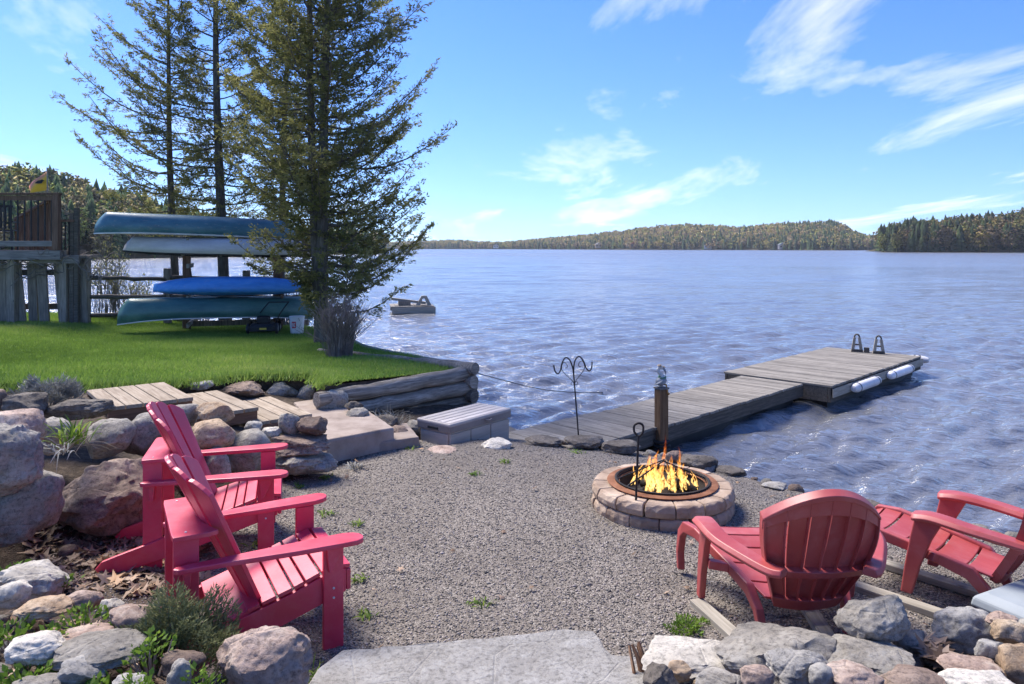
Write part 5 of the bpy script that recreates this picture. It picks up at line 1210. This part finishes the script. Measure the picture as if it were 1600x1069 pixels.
# ------------------------------------------------------------------ cedars
def cedar(label, base, H, tr, Rf, seed, h0, nb, leans=((0,0),), dens=1.0, name='cedar_tree'):
    r = np.random.RandomState(seed); base = V(base); t = thing(name, label, 'tree', base, 0, 'cedars between the canoe rack and the water')
    LP, LD, LL, LT = [], [], [], []; br = MB()
    for si, (lx, ly) in enumerate(leans):
        tp, tr_ = [], []; n = 16
        for i in range(n+1):
            u = i/n; tp.append(V((lx*u**.8+.06*math.sin(u*6+seed)*u, ly*u**.8+.05*math.cos(u*5+seed)*u, H*u-.15))); tr_.append(tr*(1-u)**.85*(1.25 if i == 0 else 1)*(1 if si == 0 else .8)+.012)
        MB().tube(tp, tr_, 10).build('trunk', MAT['bark'], t, smooth=60)
        for k in range(nb):
            u = h0+(1-h0)*(k+r.rand())/nb; u = min(u, .985); z = H*u; q = u*n; i0 = min(int(q), n-1); o = tp[i0].lerp(tp[i0+1], q-i0)
            az = r.rand()*6.283; Lb = Rf(z, az)*(.62+.45*r.rand()**1.3)
            if Lb < .1: continue
            dx, dy = math.cos(az), math.sin(az); rise = r.uniform(-.08, .3)+.35*u; pts = []
            wig = r.normal(0, .04, 2)
            for j in range(7):
                s = j/6; pts.append(o+V((dx*Lb*s+wig[0]*s*Lb, dy*Lb*s+wig[1]*s*Lb, Lb*(rise*s-.2*math.sin(s*3.14)*(1-u)*.9+.2*s*s))))
            r0 = .008+.012*Lb*(1-.4*u)*.7; br.tube(pts, [r0*(1-.85*j/6)+.002 for j in range(7)], 5, cap=False)
            nt = int((7+Lb*12)*dens)
            for m in range(nt):
                s = .12+.88*r.rand()**.85; q2 = s*6; j = min(int(q2), 5); p = pts[j].lerp(pts[j+1], q2-j); side = 1 if r.rand() < .5 else -1
                fw = (pts[j+1]-pts[j]).normalized(); lat = V((-fw.y, fw.x, 0)).normalized()*side
                dr = (fw*r.uniform(.3, 1.0)+lat*r.uniform(.3, 1.0)+V((0, 0, r.uniform(-.35, .35)))).normalized(); lt = (.14+.3*r.rand())*(1.15-.5*s)*min(1.2, .5+Lb*.5)
                e = p+dr*lt; br.tube([p, p.lerp(e, .5)+V((0,0,.015)), e], [.004, .003, .0015], 3, cap=False)
                ns = r.randint(13, 25); tn = r.rand()*.5
                for w_ in range(ns):
                    f = .25+.8*r.rand(); c = p+dr*lt*f+V((r.normal(0, .025), r.normal(0, .025), r.normal(0, .02)))
                    dd = (dr*.9+V((r.normal(0, .55), r.normal(0, .55), r.normal(-.15, .45))))
                    LP.append(c); LD.append(dd); LL.append(.04+.055*r.rand()); LT.append(min(1, tn+.4*r.rand()+(.18 if s > .8 else 0)))
    br.build('branches', MAT['bark'], t)
    LP, LD, LL = np.array(LP), np.array(LD), np.array(LL)
    leaves('foliage', LP, LD, LL, LL*.34, 'cedar_leaf', t, LT, seed, .12)
    return t
def R1(z, az):                            # big cedar: broad low, leaning over the water
    b = float(np.interp(z, [.3, 1.0, 2.0, 3.2, 4.5, 6.5, 8.5, 10.5], [1.0, 1.7, 2.0, 2.15, 2.05, 1.6, 1.05, .15])); return b*(1+.1*math.cos(az))*((.3 if z < 1.55 else .75 if z < 2.6 else 1) if math.cos(az) < .15 else 1)
b1 = V((-3.66, 14.1, 0)); b1.z = lz(b1.x, b1.y)
cedar('tall twin-trunked cedar with dense foliage standing at the end of the canoe rack', b1, 10.6, .115, R1, 3, .065, 165, ((.12, .1), (-.42, .25)), .95)
def R2(z, az): return float(np.interp(z, [.8, 2.0, 3.5, 5, 7, 9, 11], [1.2, 1.75, 2.3, 2.1, 1.5, 1.0, .2]))*(1+.18*math.cos(az-3.1))
b2 = V((-7.0, 18.0, 0)); b2.z = lz(b2.x, b2.y)
cedar('tall thin-crowned cedar rising behind the middle of the canoe rack', b2, 11.2, .13, R2, 8, .17, 130, ((-.4, .2),), .95)
def R3(z, az): return float(np.interp(z, [1.2, 2.5, 4, 5.5, 7, 9], [.9, 1.7, 2.1, 1.9, 1.3, .3]))*(1+.3*math.cos(az-3.1))
b3 = V((-8.3, 18.3, 0)); b3.z = lz(b3.x, b3.y)
cedar('slender pale-trunked cedar behind the bow of the top canoe', b3, 9.4, .095, R3, 15, .2, 85, ((-.4, .1),), .8)
def R4(z, az): return float(np.interp(z, [1.0, 2.5, 4.5, 6.5, 8.5], [.9, 1.5, 1.5, 1.0, .2]))
b4 = V((-5.7, 18.0, 0)); b4.z = lz(b4.x, b4.y)
cedar('thin cedar crowded between the tall cedars behind the rack', b4, 9.4, .09, R4, 21, .14, 95, ((.25, 0),), .9)

# ------------------------------------------------------------------ shrubs, weeds and litter
def twig_bush(name, label, loc, n, h, w, seed, mat='twig', leaf=None, base_r=.12, thick=.006, group=None, upright=.6):
    r = np.random.RandomState(seed); t = thing(name, label, 'bush', loc, 0, group); m = MB(); LP, LD = [], []
    for k in range(n):
        a = r.rand()*6.283; q = base_r*math.sqrt(r.rand()); p = V((q*math.cos(a), q*math.sin(a), -.04)); aa = a+r.normal(0, .5); sp = w*(.2+.8*r.rand())*(.5+.5*r.rand()); hh_ = h*(.55+.5*r.rand())*(1-.25*(sp/w))
        e = V((math.cos(aa)*sp, math.sin(aa)*sp, hh_)); c = p.lerp(e, .5)+V((-math.cos(aa)*sp*.2, -math.sin(aa)*sp*.2, hh_*.06)); pts = [p, p.lerp(c, .55)+V((r.normal(0,.012), r.normal(0,.012), 0)), c, c.lerp(e, .55)+V((r.normal(0,.02), r.normal(0,.02), 0)), e]
        m.tube(pts, [thick, thick*.9, thick*.75, thick*.55, thick*.3], 4, cap=False)
        for b in range(r.randint(2, 5)):
            s = r.uniform(.35, .95)*4; j = min(int(s), 3); o = pts[j].lerp(pts[j+1], s-j); d = V((r.normal(0, .5), r.normal(0, .5), .5+.5*r.rand()))*h*.2*r.uniform(.4, 1)
            m.tube([o, o+d*.5+V((0,0,.01)), o+d], [thick*.5, thick*.4, thick*.2], 3, cap=False)
            if leaf:
                for _ in range(4): LP.append(o+d*r.uniform(.3, 1.1)); LD.append(d+V((r.normal(0,.1), r.normal(0,.1), r.normal(0,.1))))
    m.build('stems', MAT[mat], t)
    if leaf: leaves('foliage', LP, LD, .05, .03, leaf, t, None, seed, .1)
    return t
bb_ = gp(532, 560, .42); bb_.z = lz(bb_.x, bb_.y)
twig_bush('bare_bush', 'leafless brown twiggy bush standing on the lawn in front of the big cedar', bb_, 300, 1.05, .72, 4, base_r=.2)
for k, (px, py, d, h, w, lab, lf) in enumerate([(168, 430, 17.9, 1.9, .95, 'pale budding bush behind the fence at the bow of the silver canoe', 'bud_leaf'), (215, 440, 18.3, 1.5, .8, 'thin budding bush behind the fence and blue kayak', 'bud_leaf'),
        (310, 470, 18.6, 1.3, .9, 'bare grey bush behind the rack between the fence posts', None), (395, 470, 18.4, 1.6, 1.0, 'bare tangled bush behind the mower', None), (450, 470, 17.9, 1.3, .8, 'bare bush beside the trunk of the big cedar', None)]):
    x = (px-800)/FPX*d; twig_bush('thicket_bush', lab, (x, d, lz(x, d) if d < 18 else .1), 70, h, w, 50+k, 'vine', lf, .3, .007, 'bushes behind the rail fence')
# vine over the pickets
t = thing('bare_vine', 'tangle of bare grey vine stems trailing over the picket fence', 'vine', (0, 0, 0), 0); rv = np.random.RandomState(6)
for k in range(46):
    px = rv.uniform(-30, 150); p = dp(px, 410+rv.normal(0, 9), 16.15+rv.normal(0, .12)); pts = [p]
    dx = rv.choice([-1, 1])
    for j in range(5): pts.append(pts[-1]+V((dx*rv.uniform(.03, .22), rv.normal(0, .06), rv.normal(-.015, .09))))
    MB().tube(bez(pts, 3), .008+.006*rv.rand(), 4, cap=False).build('stem', MAT['vine'], t)
def tuft(name, label, loc, n, L_, Wd, mat, seed, spread=.8, cat='plant', group=None, base=.02):
    r = np.random.RandomState(seed); t = thing(name, label, cat, loc, 0, group); m = []; vs, fs, tn = [], [], []
    for k in range(n):
        a = r.rand()*6.283; l = L_*(.6+.5*r.rand()); sp = spread*(.4+.8*r.rand()); o = V((base*r.normal(), base*r.normal(), 0)); d = V((math.cos(a), math.sin(a), 0)); sd_ = V((-d.y, d.x, 0)); i0 = len(vs); tv = r.rand()
        for j in range(5):
            u = j/4; p = o+d*l*sp*u+V((0, 0, l*(u*1.0-.75*sp*u*u))); w_ = Wd*(1-u)**.6*(.5+u if u < .5 else 1)/2+.0006; vs += [p+sd_*w_, p-sd_*w_+V((0,0,.004))]; tn += [tv, tv]
        fs += [(i0+2*j, i0+2*j+1, i0+2*j+3, i0+2*j+2) for j in range(4)]
    me = np_mesh('leaves', np.array([v[:] for v in vs]), np.array(fs)); point_attr(me, 'tint', tn); link('leaves', me, MAT[mat], t); return t
c = dp(128, 672, 5.85); tuft('daylily', 'clump of bright green strap leaves growing between the wall boulders', (c.x, c.y-.12, c.z-.08), 46, .3, .022, 'green_leaf', 3, .75, base=.05)
c = dp(125, 700, 5.7); tuft('dry_lily_leaves', 'dead grey straw hanging below the green strap leaves', (c.x, c.y-.22, c.z+.02), 26, .24, .01, 'lavender_leaf', 5, 1.35, base=.04)
WEED = [(510,746,'small bright weed tuft in the gravel beside the long grey stone'), (556,733,'grey-green rosette weed in the gravel near the concrete slab'), (560,905,'weed tuft beside the front leg of the nearer red chair'), (575,962,'low weed patch in the gravel near the stone step'), (640,704,'weed tuft at the corner of the low concrete step'),
        (740,742,'faint weed in the gravel in front of the storage box'), (790,722,'weed tuft near the pale stone by the storage box'), (403,850,'weed patch under the far red chair'), (510,805,'weed tuft just past the arm of the far red chair'), (750,940,'tiny yellowish weed alone in the middle of the gravel'), (255,900,'weed tuft in the leaf litter behind the nearer red chair'), (905,705,'weed tuft at the foot of the double shepherd hook'),
        (560,820,'weed tuft in the gravel off the nearer red chair arm'), (215,800,'green weed growing against the broad brown boulder'), (60,835,'dark leafy weed at the foot of the biggest boulder'), (470,760,'small weed between the gravel and long grey stone')]
for k, (px, py, lab) in enumerate(WEED):
    p = gp(px, py, 0); ros = 'rosette' in lab
    tuft('weed', lab, (p.x, p.y, gz(p.x, p.y)-.003), 22 if not ros else 30, .07 if not ros else .13, .012 if not ros else .016, 'green_leaf' if not ros else 'lavender_leaf', 70+k, 1.0, group='weeds in the gravel', base=.03)
def leafy(name, label, loc, rad, h, n, L_, mat, seed, cat='plant', W=.55, group=None, stems=True, flat=1.0):
    r = np.random.RandomState(seed); t = thing(name, label, cat, loc, 0, group); th = r.rand(n)*6.283; wob = .72+.25*np.sin(th*2+seed)+.18*np.sin(th*5+seed*2)+.1*np.sin(th*11+seed); q = rad*np.sqrt(r.rand(n))*np.clip(wob, .4, 1.25); z = h*(.75+.35*np.sin(q*np.cos(th)*17+seed)*np.cos(q*np.sin(th)*19))*(.25+.75*r.rand(n))*np.sqrt(np.clip(1-(q/rad)**2*.8, .08, 1))
    P_ = np.column_stack([q*np.cos(th), q*np.sin(th)*flat, z]); D_ = np.column_stack([np.cos(th)*.6+r.normal(0, .5, n), np.sin(th)*.6+r.normal(0, .5, n), .5+.4*r.rand(n)])
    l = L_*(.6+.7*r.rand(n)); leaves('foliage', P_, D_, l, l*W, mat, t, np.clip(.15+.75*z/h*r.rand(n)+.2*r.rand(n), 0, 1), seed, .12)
    if stems:
        m = MB()
        for k in range(min(60, n//6)): m.tube([(P_[k,0]*.4, P_[k,1]*.4, -.03), (P_[k,0]*.8, P_[k,1]*.8, P_[k,2]*.5), tuple(P_[k])], [.004, .003, .002], 4, cap=False)
        m.build('stems', MAT['twig'], t)
    return t
def on(px, py, d): 
    p = dp(px, py, d); return p
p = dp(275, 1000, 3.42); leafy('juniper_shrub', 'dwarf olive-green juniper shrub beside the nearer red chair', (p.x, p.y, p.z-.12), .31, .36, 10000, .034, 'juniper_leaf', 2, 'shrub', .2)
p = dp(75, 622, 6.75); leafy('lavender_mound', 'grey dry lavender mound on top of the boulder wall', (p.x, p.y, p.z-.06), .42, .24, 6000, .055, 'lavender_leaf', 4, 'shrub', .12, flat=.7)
p = dp(1068, 985, 4.1); leafy('moss_plant', 'low mossy green plant beside the board of the fan-backed chair', (1.0, 4.22, gz(1.0, 4.22)), .15, .045, 700, .022, 'green_leaf', 6, 'plant', .35)
LEAFY = [(45,1045,3.05,.17,.16,300,.045,'bright yellow-green leafy plant in front of the whitish stone'), (135,1075,2.95,.14,.14,230,.04,'leafy plant below the blue-grey stone'), (235,1010,3.15,.11,.17,180,.038,'upright leafy sprout between the smooth stone and juniper'), (130,965,3.5,.16,.08,260,.035,'creeping green plant on the pinkish flat stone'),
         (310,1062,3.0,.12,.12,170,.035,'leafy plant between the juniper and the pink-banded boulder'), (215,1065,2.9,.1,.12,130,.035,'leafy sprig beside the small upright stone'), (15,985,3.4,.12,.1,150,.04,'leafy plant at the pale stones'), (95,905,4.0,.1,.08,110,.035,'green sprig at the edge of the leaf litter'), (20,890,4.05,.1,.1,110,.05,'broad-leaved sprig beside the flat-topped pale stone'), (75,1000,3.3,.1,.1,120,.035,'green sprig behind the whitish stone')]
for k, (px, py, d, rad, h, n, l, lab) in enumerate(LEAFY):
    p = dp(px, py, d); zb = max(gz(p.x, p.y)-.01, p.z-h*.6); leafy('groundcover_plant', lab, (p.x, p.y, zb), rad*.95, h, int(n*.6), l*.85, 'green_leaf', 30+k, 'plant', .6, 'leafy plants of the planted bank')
p = gp(495, 1065, .02); tuft('grass_tuft', 'grass tuft between the pink-banded boulder and the stone step', (p.x, p.y, gz(p.x, p.y)), 60, .13, .007, 'green_leaf', 90, .8, 'grass', base=.04)
p = dp(690, 655, 8.55)
tuft('dry_grass', 'tuft of dry straw below the log wall beside the concrete slab', (-1.45, 8.75, .08), 130, .3, .007, 'lavender_leaf', 91, .8, 'grass', base=.12)
tuft('dry_grass', 'dry straw tuft lying over the wall beside the highest plank step', (-3.55, 7.35, gz(-3.55, 7.35)), 120, .22, .008, 'lavender_leaf', 92, 1.2, 'grass', base=.16)
tuft('grass_tuft', 'green weed beside the lowest plank step', (-2.55, 7.75, gz(-2.55, 7.75)), 40, .16, .012, 'green_leaf', 93, .7, 'grass', base=.05)
# fallen leaves
def litter(name, label, pts, smin, smax, seed, zf):
    r = np.random.RandomState(seed); n = len(pts); vs, fs, tn = [], [], []
    for (x, y) in pts:
        s = r.uniform(smin, smax); a = r.rand()*6.283; z = zf(x, y)+.006+.02*r.rand(); tx, ty = r.normal(0, .35, 2); o = len(vs); tv = r.rand(); nl = 5
        vs.append((x, y, z+.01)); m = 10
        for k in range(m):
            q = s*(1.0 if k % 2 == 0 else .45)*(1.3 if k == 0 else .85+.3*r.rand()); b = a+k*6.283/m; dx, dy = q*math.cos(b), q*math.sin(b)
            vs.append((x+dx, y+dy, z+dx*tx+dy*ty+.35*q*r.rand()))
        fs += [(o, o+1+k, o+1+(k+1) % m) for k in range(m)]; tn += [tv]*(m+1)
    me = np_mesh(name, np.array(vs), np.array(fs)); point_attr(me, 'tint', tn); tag(stuff(link(name, me, MAT['litter_leaf'])), label, 'leaves')
rl = np.random.RandomState(8); pts = []
while len(pts) < 620:
    px, py = rl.uniform(40, 330), rl.uniform(818, 925); p = gp(px, py, .03)
    if rl.rand() < .35+.65*max(0, 1-abs(py-858)/60): pts.append((p.x, p.y))
litter('leaf_litter', 'brown fallen leaves lying thick at the foot of the boulder wall', pts, .025, .06, 3, gz)
pts = [(rl.uniform(-2.7, -1.1), rl.uniform(2.7, 4.2)) for _ in range(260)]; pts = [p for p in pts if left_bank(np.array([p]))[0] > 0]
litter('bank_litter', 'scattered brown leaves among the plants and stones of the planted bank', pts, .02, .05, 4, gz)
pts = [(p.x+rl.normal(0, .05), p.y+rl.normal(0, .05)) for p in [dp(1462, 1020, 3.42)] for _ in range(26)]
zz_ = dp(1462, 1020, 3.42).z
litter('oak_leaf_pile', 'rusty orange dry leaves caught between the rock pile stones', pts, .04, .075, 5, lambda x, y: zz_-.02)
pts = [(rl.uniform(-1.8, 3.6), rl.uniform(3.9, 8.3)) for _ in range(70)]; litter('stray_leaves', 'few stray brown leaves dotted over the gravel', pts, .012, .03, 6, gz)
# ------------------------------------------------------------------ lake air
hz = MB().box((0, 1245, 43), (7500, 2750, 95)).build('haze', None)
q = bpy.data.materials.new('haze'); q.use_nodes = True; nt_ = q.node_tree; nt_.nodes.clear()
ho = nt_.nodes.new('ShaderNodeOutputMaterial'); hv = nt_.nodes.new('ShaderNodeVolumePrincipled')
hv.inputs['Color'].default_value = (.82, .88, .95, 1); hv.inputs['Density'].default_value = .00013; hv.inputs['Anisotropy'].default_value = .2
nt_.links.new(hv.outputs[0], ho.inputs['Volume']); hz.data.materials.append(q)
tag(stuff(hz), 'thin pale haze in the air over the lake', 'haze')
# things laid out in world coordinates: bring each root to the foot of its own parts
for o in [x for x in COL.objects if x.type == 'EMPTY' and x.parent is None and x.location.length < 1e-6]:
    P_ = [c.location+V(v.co) for c in o.children if c.type == 'MESH' for v in c.data.vertices]
    lo = V((min(p.x for p in P_), min(p.y for p in P_), min(p.z for p in P_))); hi = V((max(p.x for p in P_), max(p.y for p in P_), 0))
    b = V(((lo.x+hi.x)/2, (lo.y+hi.y)/2, lo.z)); o.location = b
    for c in o.children: c.location -= b
